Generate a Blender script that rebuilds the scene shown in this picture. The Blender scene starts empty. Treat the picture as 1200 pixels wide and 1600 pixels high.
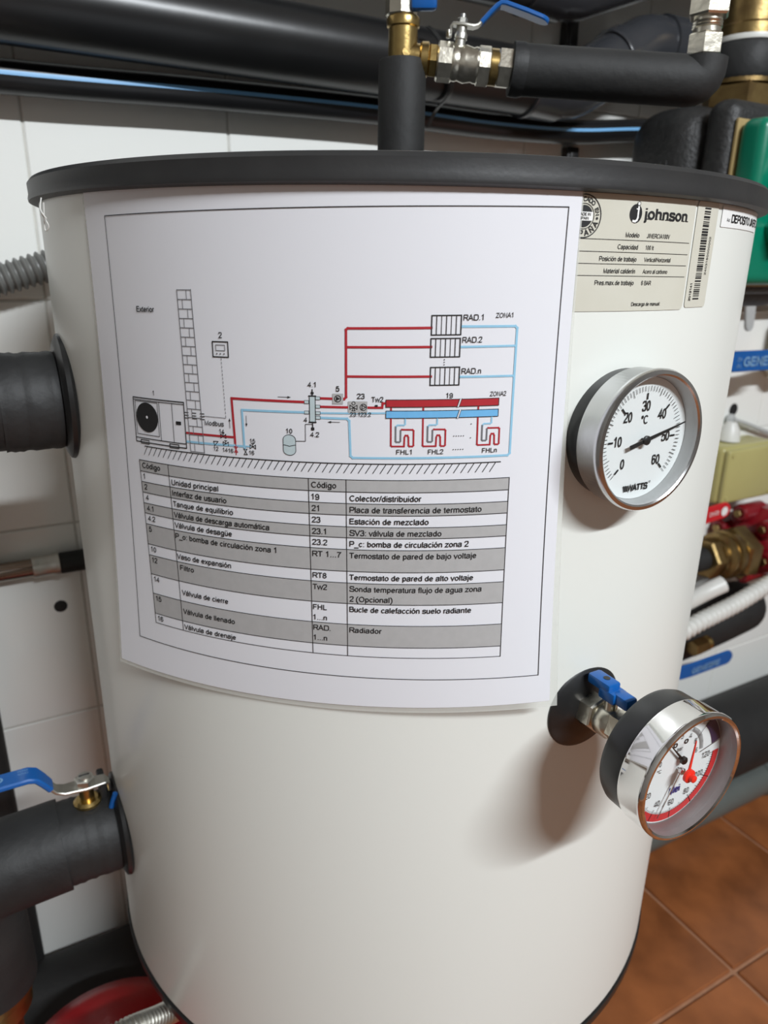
import bpy, bmesh, math, random
from mathutils import Vector, Matrix
random.seed(7)
sc = bpy.context.scene
COL = sc.collection
V = Vector
PI = math.pi

# ------------------------------------------------------------------ camera
cam_d = bpy.data.cameras.new('camera'); cam = bpy.data.objects.new('camera', cam_d); COL.objects.link(cam)
CX, CY, CZ = V((0.8775346, -0.4792848, 0.0148017)), V((0.1429928, 0.2910234, 0.9459696)), V((-0.4576965, -0.8280045, 0.3239174))
rot = Matrix((CX, CY, CZ)).transposed().to_4x4()
cam.matrix_world = Matrix.Translation(V((-0.323869, -0.572436, 1.139906))) @ rot
cam_d.sensor_fit = 'VERTICAL'; cam_d.sensor_height = 24.0; cam_d.lens = 24.0 * 1128.57 / 1600
cam_d.clip_start = 0.01; cam_d.clip_end = 50
cam_d.dof.use_dof = True; cam_d.dof.focus_distance = 0.41; cam_d.dof.aperture_fstop = 6.5
sc.camera = cam
# ------------------------------------------------------------------ light
w = bpy.data.worlds.new('world'); sc.world = w; w.use_nodes = True
w.node_tree.nodes['Background'].inputs[0].default_value = (0.8, 0.85, 0.9, 1)
w.node_tree.nodes['Background'].inputs[1].default_value = 0.05
LAMP = V((0.22, -2.25, 2.62))            # fluorescent batten under the ceiling, out of the picture
ld = bpy.data.lights.new('batten_light', 'AREA'); ld.shape = 'RECTANGLE'; ld.size = 1.15; ld.size_y = 0.07
ld.energy = 58; ld.color = (0.905, 0.955, 1.0)
lo = bpy.data.objects.new('batten_light', ld); COL.objects.link(lo); lo.location = LAMP + V((0, 0.03, -0.06)); lo.rotation_euler = (math.radians(35), 0, 0)   # tilt added so the tank wall gets more light; the housing stays level
sc.view_settings.view_transform = 'Standard'; sc.view_settings.look = 'None'
sc.view_settings.gamma = 1; sc.view_settings.use_curve_mapping = False
sc.view_settings.exposure = 0.55

# ------------------------------------------------------------------ materials
MATS = {}
def mat(name, col, rough=0.5, metal=0.0, noise=None, bump=None, coat=0.0, rnd=0.0, spec=0.5, trans=0.0, alpha=1.0, emit=None, col2=None):
    if name in MATS: return MATS[name]
    m = bpy.data.materials.new(name); m.use_nodes = True; nt = m.node_tree; N = nt.nodes; L = nt.links
    b = N['Principled BSDF']
    b.inputs['Base Color'].default_value = (*col, 1); b.inputs['Roughness'].default_value = rough
    b.inputs['Metallic'].default_value = metal; b.inputs['Coat Weight'].default_value = coat
    b.inputs['Coat Roughness'].default_value = 0.15
    b.inputs['Specular IOR Level'].default_value = spec
    b.inputs['Transmission Weight'].default_value = trans; b.inputs['Alpha'].default_value = alpha
    if emit: b.inputs['Emission Color'].default_value = (*emit[:3], 1); b.inputs['Emission Strength'].default_value = emit[3]
    tc = N.new('ShaderNodeTexCoord')
    if noise or rnd:
        c2 = col2 or tuple(min(1, c * 0.72) for c in col)
        mix = N.new('ShaderNodeMix'); mix.data_type = 'RGBA'
        mix.inputs[6].default_value = (*col, 1); mix.inputs[7].default_value = (*c2, 1)
        fac = None
        if noise:
            nz = N.new('ShaderNodeTexNoise'); nz.inputs['Scale'].default_value = noise[0]; nz.inputs['Detail'].default_value = 6
            L.new(tc.outputs['Object'], nz.inputs['Vector'])
            mr = N.new('ShaderNodeMapRange'); mr.inputs[1].default_value = 0.35; mr.inputs[2].default_value = 0.7
            mr.inputs[4].default_value = noise[1]
            L.new(nz.outputs['Fac'], mr.inputs[0]); fac = mr.outputs[0]
        if rnd:
            oi = N.new('ShaderNodeObjectInfo'); mm = N.new('ShaderNodeMath'); mm.operation = 'MULTIPLY'; mm.inputs[1].default_value = rnd
            L.new(oi.outputs['Random'], mm.inputs[0])
            if fac:
                ad = N.new('ShaderNodeMath'); ad.operation = 'ADD'; ad.use_clamp = True
                L.new(fac, ad.inputs[0]); L.new(mm.outputs[0], ad.inputs[1]); fac = ad.outputs[0]
            else: fac = mm.outputs[0]
        L.new(fac, mix.inputs[0]); L.new(mix.outputs[2], b.inputs['Base Color'])
    if bump:
        nb = N.new('ShaderNodeTexNoise'); nb.inputs['Scale'].default_value = bump[0]; nb.inputs['Detail'].default_value = 4
        L.new(tc.outputs['Object'], nb.inputs['Vector'])
        bp = N.new('ShaderNodeBump'); bp.inputs['Strength'].default_value = bump[1]; bp.inputs['Distance'].default_value = 0.002
        L.new(nb.outputs['Fac'], bp.inputs['Height']); L.new(bp.outputs['Normal'], b.inputs['Normal'])
    MATS[name] = m
    return m
M_TANK = mat('tank_paint', (0.77, 0.785, 0.735), 0.36, coat=0.12, noise=(3, 0.10), col2=(0.72, 0.73, 0.67))
M_LID = mat('lid_plastic', (0.020, 0.020, 0.0205), 0.45, noise=(40, 0.6), bump=(300, 0.04), col2=(0.030, 0.0295, 0.029))
M_FOAM = mat('black_foam', (0.012, 0.012, 0.012), 0.68, noise=(25, 0.7), bump=(120, 0.25), col2=(0.020, 0.020, 0.0195))
M_FOAM2 = mat('worn_foam', (0.010, 0.010, 0.0105), 0.6, noise=(18, 0.9), bump=(60, 0.5), col2=(0.022, 0.0225, 0.0225))
M_PVC = mat('dark_grey_pvc', (0.035, 0.037, 0.042), 0.26, noise=(12, 0.5), bump=(30, 0.05), col2=(0.045, 0.046, 0.05))
M_PVCB = mat('black_pvc', (0.011, 0.011, 0.0115), 0.30, noise=(14, 0.5), bump=(40, 0.06), col2=(0.018, 0.018, 0.018))
M_PVC2 = mat('light_grey_pvc', (0.13, 0.145, 0.135), 0.35, noise=(9, 0.5), bump=(30, 0.05))
M_PE = mat('black_polythene', (0.012, 0.012, 0.013), 0.3, noise=(30, 0.4), bump=(50, 0.08))
M_STRIPE = mat('blue_stripe', (0.20, 0.47, 0.80), 0.4, noise=(40, 0.3))
M_TILE = mat('wall_tile_glaze', (0.90, 0.905, 0.87), 0.12, noise=(6, 0.25), rnd=0.35, bump=(14, 0.03), col2=(0.86, 0.86, 0.81))
M_GROUT = mat('wall_grout', (0.66, 0.65, 0.60), 0.85, noise=(60, 0.6), bump=(200, 0.3))
M_FT = mat('terracotta_tile', (0.40, 0.135, 0.044), 0.30, noise=(11, 0.85), rnd=0.3, bump=(18, 0.15), col2=(0.20, 0.066, 0.022))
M_FG = mat('floor_grout', (0.42, 0.21, 0.115), 0.9, noise=(60, 0.6), bump=(200, 0.3))
M_PLASTER = mat('plaster', (0.26, 0.25, 0.23), 0.9, noise=(5, 0.4), bump=(60, 0.2))
M_CEIL = mat('ceiling_paint', (0.42, 0.41, 0.38), 0.9, noise=(5, 0.3), bump=(60, 0.1))
M_BRASS = mat('brass', (0.50, 0.36, 0.14), 0.30, 1.0, noise=(60, 0.7), bump=(150, 0.15), col2=(0.32, 0.21, 0.08))
M_BRASS2 = mat('dull_brass', (0.34, 0.24, 0.10), 0.36, 1.0, noise=(50, 0.8), bump=(120, 0.2), col2=(0.20, 0.13, 0.06))
M_NICKEL = mat('nickel_plate', (0.74, 0.70, 0.60), 0.28, 1.0, noise=(90, 0.5), bump=(160, 0.15), col2=(0.52, 0.48, 0.40))
M_ZINC = mat('zinc_steel', (0.66, 0.65, 0.60), 0.38, 1.0, noise=(70, 0.5), bump=(120, 0.2))
M_CHROME = mat('chrome', (0.80, 0.79, 0.78), 0.07, 1.0, noise=(30, 0.15))
M_STEEL = mat('brushed_bezel_steel', (0.62, 0.62, 0.62), 0.24, 1.0, noise=(40, 0.3), bump=(90, 0.05))
M_BLUE = mat('blue_lever_coat', (0.006, 0.105, 0.38), 0.30, noise=(40, 0.4), bump=(90, 0.08), col2=(0.005, 0.08, 0.30))
M_RED = mat('red_enamel', (0.24, 0.006, 0.013), 0.30, noise=(14, 0.6), bump=(40, 0.1), col2=(0.14, 0.005, 0.010))
M_REDL = mat('red_lever_coat', (0.58, 0.012, 0.02), 0.35, noise=(40, 0.4))
M_REDP = mat('red_plastic', (0.80, 0.03, 0.015), 0.3, noise=(40, 0.2))
M_GREEN = mat('green_enamel', (0.0, 0.185, 0.105), 0.30, noise=(20, 0.4), bump=(60, 0.08), col2=(0.0, 0.14, 0.08))
M_BLACK = mat('black_plastic', (0.012, 0.012, 0.012), 0.38, noise=(30, 0.5), bump=(120, 0.08), col2=(0.02, 0.02, 0.02))
M_CASE = mat('gauge_case_black', (0.016, 0.016, 0.017), 0.33, noise=(30, 0.4))
M_EPS = mat('black_bead_foam', (0.014, 0.014, 0.014), 0.5, noise=(90, 0.7), bump=(220, 0.6), col2=(0.026, 0.026, 0.026))
M_DIAL = mat('dial_white', (0.86, 0.87, 0.86), 0.5, noise=(10, 0.05))
M_INK = mat('black_ink', (0.012, 0.012, 0.013), 0.55, noise=(300, 0.3))
M_INKG = mat('grey_ink', (0.16, 0.16, 0.17), 0.6, noise=(300, 0.3))
M_INKR = mat('red_ink', (0.42, 0.018, 0.028), 0.5, noise=(200, 0.2))
M_INKB = mat('light_blue_ink', (0.29, 0.56, 0.74), 0.5, noise=(200, 0.2))
M_FILL = mat('table_grey_ink', (0.44, 0.435, 0.43), 0.5, noise=(200, 0.2))
M_FILL2 = mat('tank_print_grey', (0.52, 0.62, 0.64), 0.5, noise=(200, 0.2))
M_TEAL = mat('manifold_blue_ink', (0.16, 0.46, 0.78), 0.5, noise=(200, 0.2))
M_PAPER = mat('white_paper', (0.76, 0.765, 0.80), 0.36, noise=(120, 0.12), col2=(0.74, 0.745, 0.78))
M_SLEEVE = mat('plastic_sleeve', (0.78, 0.79, 0.74), 0.16, noise=(20, 0.2), alpha=0.4)
M_LABEL = mat('silver_beige_label', (0.62, 0.605, 0.52), 0.32, noise=(25, 0.5), col2=(0.55, 0.53, 0.43))
M_WLABEL = mat('white_label', (0.84, 0.84, 0.82), 0.4, noise=(40, 0.1))
M_WHITE = mat('white_plastic', (0.74, 0.74, 0.70), 0.38, noise=(30, 0.3), bump=(60, 0.05))
M_HOSEG = mat('grey_conduit', (0.17, 0.17, 0.16), 0.4, noise=(40, 0.4))
M_GREY = mat('light_grey_paint', (0.48, 0.49, 0.48), 0.4, noise=(30, 0.3))
M_OLIVE = mat('yellowed_plastic', (0.46, 0.42, 0.17), 0.30, noise=(12, 0.4), col2=(0.38, 0.34, 0.13))
M_COPPER = mat('tarnished_copper', (0.30, 0.22, 0.17), 0.25, 1.0, noise=(30, 0.9), col2=(0.36, 0.36, 0.31))
M_TAN = mat('tan_gasket', (0.40, 0.29, 0.12), 0.6, noise=(60, 0.5))
M_VIOLET = mat('violet_ink', (0.06, 0.035, 0.09), 0.5, noise=(100, 0.2))
M_INKRB = mat('dial_red_ink', (0.62, 0.03, 0.035), 0.5, noise=(100, 0.2))
M_INKBL = mat('dial_blue_ink', (0.03, 0.03, 0.22), 0.5, noise=(100, 0.2))
M_MARK = mat('pale_print', (0.20, 0.38, 0.60), 0.5, noise=(100, 0.3))
M_TUBE = mat('lamp_diffuser', (0.9, 0.9, 0.88), 0.5, noise=(10, 0.05), emit=(1, 0.985, 0.94, 3.0))
def glass(name):
    m = bpy.data.materials.new(name); m.use_nodes = True; nt = m.node_tree; N = nt.nodes
    N.remove(N['Principled BSDF'])
    t = N.new('ShaderNodeBsdfTransparent'); t.inputs[0].default_value = (0.97, 0.98, 0.98, 1)
    g = N.new('ShaderNodeBsdfGlossy'); g.inputs['Roughness'].default_value = 0.03
    fr = N.new('ShaderNodeValue'); fr.outputs[0].default_value = 0.035
    mx = N.new('ShaderNodeMixShader')
    nt.links.new(fr.outputs[0], mx.inputs[0]); nt.links.new(t.outputs[0], mx.inputs[1]); nt.links.new(g.outputs[0], mx.inputs[2])
    nt.links.new(mx.outputs[0], N['Material Output'].inputs[0])
    return m
M_INNER = mat('dull_inner_ring', (0.30, 0.265, 0.26), 0.42, 0.55, noise=(40, 0.5), bump=(60, 0.1))
M_INNER2 = mat('grey_inner_ring', (0.50, 0.50, 0.50), 0.45, 0.4, noise=(40, 0.4), bump=(60, 0.05))
M_GLASS = glass('gauge_glass')

# ------------------------------------------------------------------ mesh helpers
def frame(axis):
    a = V(axis).normalized()
    h = V((0, 0, 1)) if abs(a.z) < 0.9 else V((1, 0, 0))
    e1 = h.cross(a).normalized(); e2 = a.cross(e1)
    return e1, e2, a
def wloc(o):
    p = V((0, 0, 0))
    while o: p = p + o.location; o = o.parent
    return p
class MB:
    def __init__(s): s.v = []; s.f = []
    def add(s, vs, fs):
        k = len(s.v); s.v += [V(p) for p in vs]; s.f += [[i + k for i in f] for f in fs]; return s
    def lathe(s, prof, o=(0, 0, 0), axis=(0, 0, 1), seg=32, rot=0.0):
        e1, e2, a = frame(axis); o = V(o); vs = []; fs = []; rings = []
        for r, h in prof:
            if r <= 1e-7: rings.append([len(vs)]); vs.append(o + a * h)
            else:
                rings.append(list(range(len(vs), len(vs) + seg)))
                for i in range(seg):
                    t = 2 * PI * i / seg + rot
                    vs.append(o + a * h + e1 * (r * math.cos(t)) + e2 * (r * math.sin(t)))
        for A, B in zip(rings, rings[1:]):
            if len(A) == 1 and len(B) == 1: continue
            for i in range(seg):
                j = (i + 1) % seg
                if len(A) == 1: fs.append([A[0], B[i], B[j]])
                elif len(B) == 1: fs.append([A[i], A[j], B[0]])
                else: fs.append([A[i], A[j], B[j], B[i]])
        return s.add(vs, fs)
    def cyl(s, p0, p1, r, r1=None, seg=24, bev=0.0, rot=0.0):
        p0, p1 = V(p0), V(p1); h = (p1 - p0).length; r1 = r if r1 is None else r1
        pf = [(0, 0), (r - bev, 0), (r, bev), (r1, h - bev), (r1 - bev, h), (0, h)] if bev else [(0, 0), (r, 0), (r1, h), (0, h)]
        return s.lathe(pf, p0, p1 - p0, seg, rot)
    def hexa(s, p0, p1, r, rot=0.0, n=6):
        p0, p1 = V(p0), V(p1); h = (p1 - p0).length; b = min(r * 0.09, h * 0.2)
        return s.lathe([(0, 0), (r - b, 0), (r, b), (r, h - b), (r - b, h), (0, h)], p0, p1 - p0, n, rot)
    def tube(s, pts, r, seg=20, caps=True, twist=0.0):
        pts = [V(p) for p in pts]; n = len(pts); rs = r if isinstance(r, (list, tuple)) else [r] * n
        vs = []; fs = []; ref = None
        for i, p in enumerate(pts):
            d = (pts[min(i + 1, n - 1)] - pts[max(i - 1, 0)]).normalized()
            if ref is None:
                ref = frame(d)[0]
            ref = (ref - d * ref.dot(d)).normalized(); b = d.cross(ref)
            for k in range(seg):
                t = 2 * PI * k / seg
                vs.append(p + ref * (rs[i] * math.cos(t)) + b * (rs[i] * math.sin(t)))
        for i in range(n - 1):
            for k in range(seg):
                k2 = (k + 1) % seg
                fs.append([i * seg + k, i * seg + k2, (i + 1) * seg + k2, (i + 1) * seg + k])
        if caps:
            fs.append(list(range(seg - 1, -1, -1))); fs.append([(n - 1) * seg + k for k in range(seg)])
        return s.add(vs, fs)
    def box(s, c, size, bev=0.0, M=None, segs=2):
        bm = bmesh.new(); bmesh.ops.create_cube(bm, size=1.0)
        for v in bm.verts: v.co = V((v.co.x * size[0], v.co.y * size[1], v.co.z * size[2]))
        if bev: bmesh.ops.bevel(bm, geom=list(bm.edges), offset=bev, segments=segs, profile=0.5, affect='EDGES')
        bm.verts.index_update()
        vs = [(M @ v.co if M else v.co) + V(c) for v in bm.verts]; fs = [[v.index for v in f.verts] for f in bm.faces]
        bm.free(); return s.add(vs, fs)
    def ribbon(s, pts, wdir, w, t, rend=0):
        """flat bar swept along pts; wdir = width direction; rend = rounded far end"""
        pts = [V(p) for p in pts]; n = len(pts); wd = V(wdir).normalized()
        ws = list(w) if isinstance(w, (list, tuple)) else [w] * n
        if rend:
            d = (pts[-1] - pts[-2]).normalized(); e = pts[-1]; wl = ws[-1]
            for k in range(1, rend + 1):
                a = PI / 2 * k / rend * 0.97; pts.append(e + d * (wl / 2 * math.sin(a))); ws.append(wl * math.cos(a))
        n = len(pts); vs = []; fs = []
        for i, p in enumerate(pts):
            d = (pts[min(i + 1, n - 1)] - pts[max(i - 1, 0)]).normalized(); nn = wd.cross(d).normalized()
            b = min(t * 0.25, ws[i] * 0.2)
            for (x, y) in ((-1, -1), (1, -1), (1, 1), (-1, 1)):
                hx = x * ws[i] / 2; hy = y * t / 2
                A = p + wd * (hx - x * b) + nn * hy; B = p + wd * hx + nn * (hy - y * b)
                vs += [A, B] if x * y < 0 else [B, A]
        m = 8
        for i in range(n - 1):
            for k in range(m):
                k2 = (k + 1) % m; fs.append([i * m + k, i * m + k2, (i + 1) * m + k2, (i + 1) * m + k])
        fs.append(list(range(m - 1, -1, -1))); fs.append([(n - 1) * m + k for k in range(m)])
        return s.add(vs, fs)
    def build(s, name, material, parent=None, ang=35, loc=None, nosmooth=False):
        me = bpy.data.meshes.new(name)
        if parent is not None: off = wloc(parent)
        elif loc is not None: off = V(loc)
        else:
            mn = [min(p[i] for p in s.v) for i in range(3)]; mx = [max(p[i] for p in s.v) for i in range(3)]
            off = V(((mn[0] + mx[0]) / 2, (mn[1] + mx[1]) / 2, mn[2]))
        me.from_pydata([p - off for p in s.v], [], s.f)
        bm = bmesh.new(); bm.from_mesh(me)
        if not nosmooth:
            bmesh.ops.remove_doubles(bm, verts=bm.verts, dist=1e-6)
            bmesh.ops.recalc_face_normals(bm, faces=bm.faces)
            for e in bm.edges:
                e.smooth = len(e.link_faces) == 2 and e.calc_face_angle(0) < math.radians(ang)
            for f in bm.faces: f.smooth = True
        bm.to_mesh(me); bm.free()
        me.materials.append(material)
        o = bpy.data.objects.new(name, me); COL.objects.link(o)
        if parent is not None: o.parent = parent
        else: o.location = off
        return o
def thing(name, label, cat, loc, group=None):
    o = bpy.data.objects.new(name, None); COL.objects.link(o); o.location = loc; o.empty_display_size = 0.05
    return tag(o, label, cat, group)
def tag(o, label, cat, group=None):
    o['label'] = label; o['category'] = cat
    if group: o['group'] = group
    return o
def struct(o): o['kind'] = 'structure'; return o
def fillet(pts, rad, n=10):
    pts = [V(p) for p in pts]; out = [pts[0]]
    for a, b, c in zip(pts, pts[1:], pts[2:]):
        d1 = (a - b).normalized(); d2 = (c - b).normalized(); ang = d1.angle(d2)
        t = min(rad / math.tan(ang / 2), (a - b).length * 0.49, (c - b).length * 0.49)
        p0 = b + d1 * t; p1 = b + d2 * t
        for k in range(n + 1):
            u = k / n; out.append(p0 * (1 - u) ** 2 + b * (2 * u * (1 - u)) + p1 * u * u)
    out.append(pts[-1]); return out
def spline(pts, n=8):
    pts = [V(p) for p in pts]; P = [pts[0] * 2 - pts[1]] + pts + [pts[-1] * 2 - pts[-2]]; out = []
    for i in range(1, len(P) - 2):
        a, b, c, d = P[i - 1:i + 3]
        for k in range(n):
            t = k / n
            out.append(0.5 * ((2 * b) + (c - a) * t + (2 * a - 5 * b + 4 * c - d) * t * t + (3 * b - a - 3 * c + d) * t ** 3))
    out.append(pts[-1]); return out
def resample(pts, step):
    pts = [V(p) for p in pts]; out = [pts[0]]; acc = 0.0
    for a, b in zip(pts, pts[1:]):
        L = (b - a).length; pos = step - acc
        while pos <= L: out.append(a + (b - a) * (pos / L)); pos += step
        acc = (acc + L) % step if L else acc
    return out
def corrugated(pts, r, pitch, depth, seg=20):
    q = resample(pts, pitch / 5); pat = [0, 0.75, 1, 0.75, 0]
    return MB().tube(q, [r - depth * (1 - pat[i % 5]) for i in range(len(q))], seg)
# ---- lettering: a plain sans drawn with strokes (units: 1000 per em), turned into flat mesh
ADV = dict(zip('abcdefghijklmnopqrstuvwxyz', (556, 556, 500, 556, 556, 278, 556, 556, 222, 222, 500, 222, 833, 556, 556, 556, 556, 333, 500, 278, 556, 500, 722, 500, 500, 500)))
ADV.update(zip('ABCDEFGHIJKLMNOPQRSTUVWXYZ', (667, 667, 722, 722, 667, 611, 778, 722, 278, 500, 667, 556, 833, 722, 778, 667, 778, 722, 667, 611, 722, 667, 944, 667, 667, 611)))
ADV.update({c: 556 for c in '0123456789_'}); ADV.update({' ': 278, '.': 278, ',': 278, ':': 278, '/': 278, '-': 333, '(': 333, ')': 333, '°': 400, '®': 700})
def _arc(cx, cy, rx, ry, a0, a1, n=14):
    return [(cx + rx * math.cos(math.radians(a0 + (a1 - a0) * k / n)), cy + ry * math.sin(math.radians(a0 + (a1 - a0) * k / n))) for k in range(n + 1)]
def _ch(p, it=2):
    for _ in range(it):
        q = [p[0]]
        for a, b in zip(p, p[1:]): q += [(a[0] * .75 + b[0] * .25, a[1] * .75 + b[1] * .25), (a[0] * .25 + b[0] * .75, a[1] * .25 + b[1] * .75)]
        p = q + [p[-1]]
    return p
_bowlR = _arc(290, 260, 172, 222, 0, 360, 20); _bowlL = _arc(266, 260, 172, 222, 0, 360, 20)
_arch = _ch([(110, 300), (135, 430), (215, 478), (330, 482), (435, 440), (440, 300)]) + [(440, 0)]
_ogl = lambda cx, rx: _arc(cx, 358, rx, 322, 0, 360, 26)
GL = {
 'a': [_ch([(92, 372), (120, 482), (280, 490), (450, 490), (432, 330)]) + [(432, 120)] + _ch([(432, 120), (432, 50), (485, 40)]), _ch([(432, 300), (250, 275), (75, 255), (75, 140), (85, 30), (280, 30), (440, 80), (432, 230)])],
 'b': [[(108, 716), (108, 0)], _bowlR], 'c': [_arc(268, 260, 188, 222, 38, 322, 18)], 'd': [[(448, 716), (448, 0)], _bowlL],
 'e': [[(88, 272), (468, 272)], _arc(278, 260, 192, 222, 3, 325, 20)], 'f': [_ch([(282, 684), (200, 700), (140, 670), (140, 560)]) + [(140, 0)], [(22, 482), (255, 482)]],
 'g': [_bowlL, [(448, 519), (448, -10)] + _ch([(448, -10), (440, -165), (250, -170), (105, -165), (100, -60)])], 'h': [[(108, 716), (108, 0)], _arch],
 'i': [[(111, 519), (111, 0)], [(111, 716), (111, 622)]], 'j': [[(111, 519), (111, -90)] + _ch([(111, -90), (105, -170), (0, -160)]), [(111, 716), (111, 622)]],
 'k': [[(108, 716), (108, 0)], [(448, 515), (115, 190)], [(225, 300), (462, 0)]], 'l': [[(111, 716), (111, 0)]],
 'm': [[(108, 519), (108, 0)], _ch([(108, 320), (130, 440), (200, 482), (300, 482), (400, 470), (412, 320)]) + [(412, 0)], _ch([(412, 320), (440, 440), (510, 482), (600, 482), (710, 470), (720, 320)]) + [(720, 0)]],
 'n': [[(108, 519), (108, 0)], _arch], 'o': [_arc(278, 260, 195, 222, 0, 360, 22)], 'p': [[(108, 519), (108, -200)], _bowlR], 'q': [[(448, 519), (448, -200)], _bowlL],
 'r': [[(108, 519), (108, 0)], _ch([(108, 290), (120, 420), (180, 482), (240, 490), (325, 462)])],
 's': [_ch([(428, 370), (400, 490), (250, 480), (90, 490), (85, 340), (150, 285), (270, 262), (430, 230), (430, 120), (410, 25), (250, 35), (85, 30), (70, 160)])],
 't': [[(140, 660), (140, 130)] + _ch([(140, 130), (140, 40), (255, 42)]), [(22, 482), (255, 482)]], 'u': [[(112, 519), (112, 200)] + _ch([(112, 200), (120, 50), (240, 35), (360, 40), (430, 120), (444, 230)]), [(444, 519), (444, 0)]],
 'v': [[(35, 519), (250, 25), (465, 519)]], 'w': [[(30, 519), (185, 25), (361, 505), (537, 25), (692, 519)]], 'x': [[(40, 519), (460, 0)], [(460, 519), (40, 0)]],
 'y': [[(35, 519), (255, 10)], [(465, 519), (255, 10)] + _ch([(255, 10), (200, -150), (140, -180), (70, -160)])], 'z': [[(50, 478), (440, 478), (55, 42), (460, 42)]],
 'A': [[(30, 0), (333, 690), (637, 0)], [(140, 240), (527, 240)]], 'B': [[(122, 0), (122, 676), (350, 676)] + _ch([(350, 676), (560, 670), (560, 385), (350, 382)]), [(122, 382), (360, 382)] + _ch([(360, 382), (605, 380), (605, 42), (360, 42)]) + [(122, 42)]],
 'C': [_arc(385, 358, 298, 322, 42, 318, 22)], 'D': [[(125, 42), (125, 676), (330, 676)] + _ch([(330, 676), (640, 670), (680, 358), (640, 46), (330, 42)]) + [(125, 42)]],
 'E': [[(615, 676), (125, 676), (125, 42), (625, 42)], [(125, 375), (580, 375)]], 'F': [[(575, 676), (125, 676), (125, 0)], [(125, 360), (510, 360)]],
 'G': [_arc(400, 358, 305, 322, 42, 300, 22) + [(692, 120), (692, 335), (420, 335)]], 'H': [[(125, 716), (125, 0)], [(597, 716), (597, 0)], [(125, 382), (597, 382)]],
 'I': [[(139, 716), (139, 0)]], 'J': [[(378, 716), (378, 200)] + _ch([(378, 200), (370, 30), (215, 35), (70, 30), (72, 210)])], 'K': [[(122, 716), (122, 0)], [(610, 712), (130, 245)], [(280, 395), (635, 0)]],
 'L': [[(118, 716), (118, 42), (520, 42)]], 'M': [[(118, 0), (118, 700), (416, 30), (715, 700), (715, 0)]], 'N': [[(122, 0), (122, 690), (600, 26), (600, 716)]],
 'O': [_ogl(389, 300)], 'P': [[(122, 0), (122, 676), (370, 676)] + _ch([(370, 676), (610, 670), (610, 325), (370, 322)]) + [(122, 322)]], 'Q': [_ogl(389, 300), [(480, 160), (690, -20)]],
 'R': [[(125, 0), (125, 676), (400, 676)] + _ch([(400, 676), (640, 670), (640, 355), (400, 352)]) + [(125, 352)], _ch([(380, 350), (480, 300), (670, 0)])],
 'S': [_ch([(585, 505), (560, 690), (330, 678), (95, 690), (100, 500), (130, 410), (340, 368), (600, 330), (600, 180), (580, 20), (330, 38), (80, 25), (68, 225)])],
 'T': [[(25, 676), (586, 676)], [(305, 676), (305, 0)]], 'U': [[(125, 716), (125, 270)] + _ch([(125, 270), (130, 40), (361, 36), (592, 40), (597, 270)]) + [(597, 716)]],
 'V': [[(30, 716), (333, 26), (637, 716)]], 'W': [[(35, 716), (228, 26), (472, 690), (716, 26), (909, 716)]], 'X': [[(40, 716), (627, 0)], [(627, 716), (40, 0)]], 'Y': [[(30, 716), (333, 310), (637, 716)], [(333, 310), (333, 0)]], 'Z': [[(50, 676), (550, 676), (45, 42), (580, 42)]],
 '0': [_arc(278, 358, 190, 322, 0, 360, 24)], '1': [_ch([(120, 545), (230, 600), (300, 700)], 1) + [(318, 700), (318, 0)]], '2': [_ch([(85, 510), (95, 680), (280, 682), (470, 680), (465, 500), (430, 380), (150, 180), (85, 42)]) + [(505, 42)]],
 '3': [_ch([(90, 540), (110, 685), (270, 680), (450, 680), (450, 500), (440, 380), (230, 380)]), _ch([(230, 380), (475, 380), (475, 195), (465, 35), (275, 35), (90, 35), (80, 190)])], '4': [[(385, 0), (385, 680), (55, 215), (525, 215)]],
 '5': [[(470, 676), (165, 676), (105, 345)] + _ch([(105, 345), (200, 460), (330, 440), (475, 430), (475, 235), (465, 35), (275, 35), (95, 35), (80, 180)])], '6': [_ch([(455, 540), (440, 680), (290, 682), (85, 680), (85, 330), (90, 200)]), _arc(283, 230, 185, 195, 0, 360, 20)],
 '7': [[(55, 676), (490, 676)] + _ch([(490, 676), (330, 480), (230, 250), (205, 0)])], '8': [_arc(278, 530, 165, 150, 0, 360, 18), _arc(278, 205, 195, 172, 0, 360, 20)], '9': [_ch([(100, 170), (115, 36), (270, 34), (470, 36), (470, 390), (465, 520)]), _arc(272, 487, 185, 195, 0, 360, 20)],
 '.': [[(139, 95), (139, 0)]], ',': [[(139, 95), (139, 0), (105, -120)]], ':': [[(139, 95), (139, 0)], [(139, 519), (139, 424)]], '/': [[(10, -12), (268, 728)]], '-': [[(40, 260), (290, 260)]], '_': [[(-10, -150), (566, -150)]],
 '(': [_ch([(270, 730), (60, 480), (60, 40), (270, -210)])], ')': [_ch([(60, 730), (270, 480), (270, 40), (60, -210)])], '°': [_arc(200, 590, 95, 95, 0, 360, 14)], '®': [_arc(350, 358, 300, 320, 0, 360, 20), [(270, 180), (270, 540), (400, 540), (430, 450), (270, 360), (440, 180)]], ' ': []}
for b_, a_, ch_, dx in (('a', 'á', 'acute', 0), ('o', 'ó', 'acute', 0), ('u', 'ü', 'dia', 0), ('N', 'Ñ', 'til', 361), ('i', 'í', 'acute', 0)):
    base = GL[b_] if b_ != 'i' else [GL['i'][0]]; cx_ = ADV[b_] / 2
    acc = {'acute': [[(cx_ - 30, 600), (cx_ + 70, 735)]], 'dia': [[(cx_ - 100, 716), (cx_ - 100, 622)], [(cx_ + 100, 716), (cx_ + 100, 622)]], 'til': [_ch([(cx_ - 150, 790), (cx_ - 70, 880), (cx_ + 70, 780), (cx_ + 150, 870)])]}[ch_]
    GL[a_] = base + acc; ADV[a_] = ADV[b_]
_tc = {}
CAP = 716.0
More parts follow.
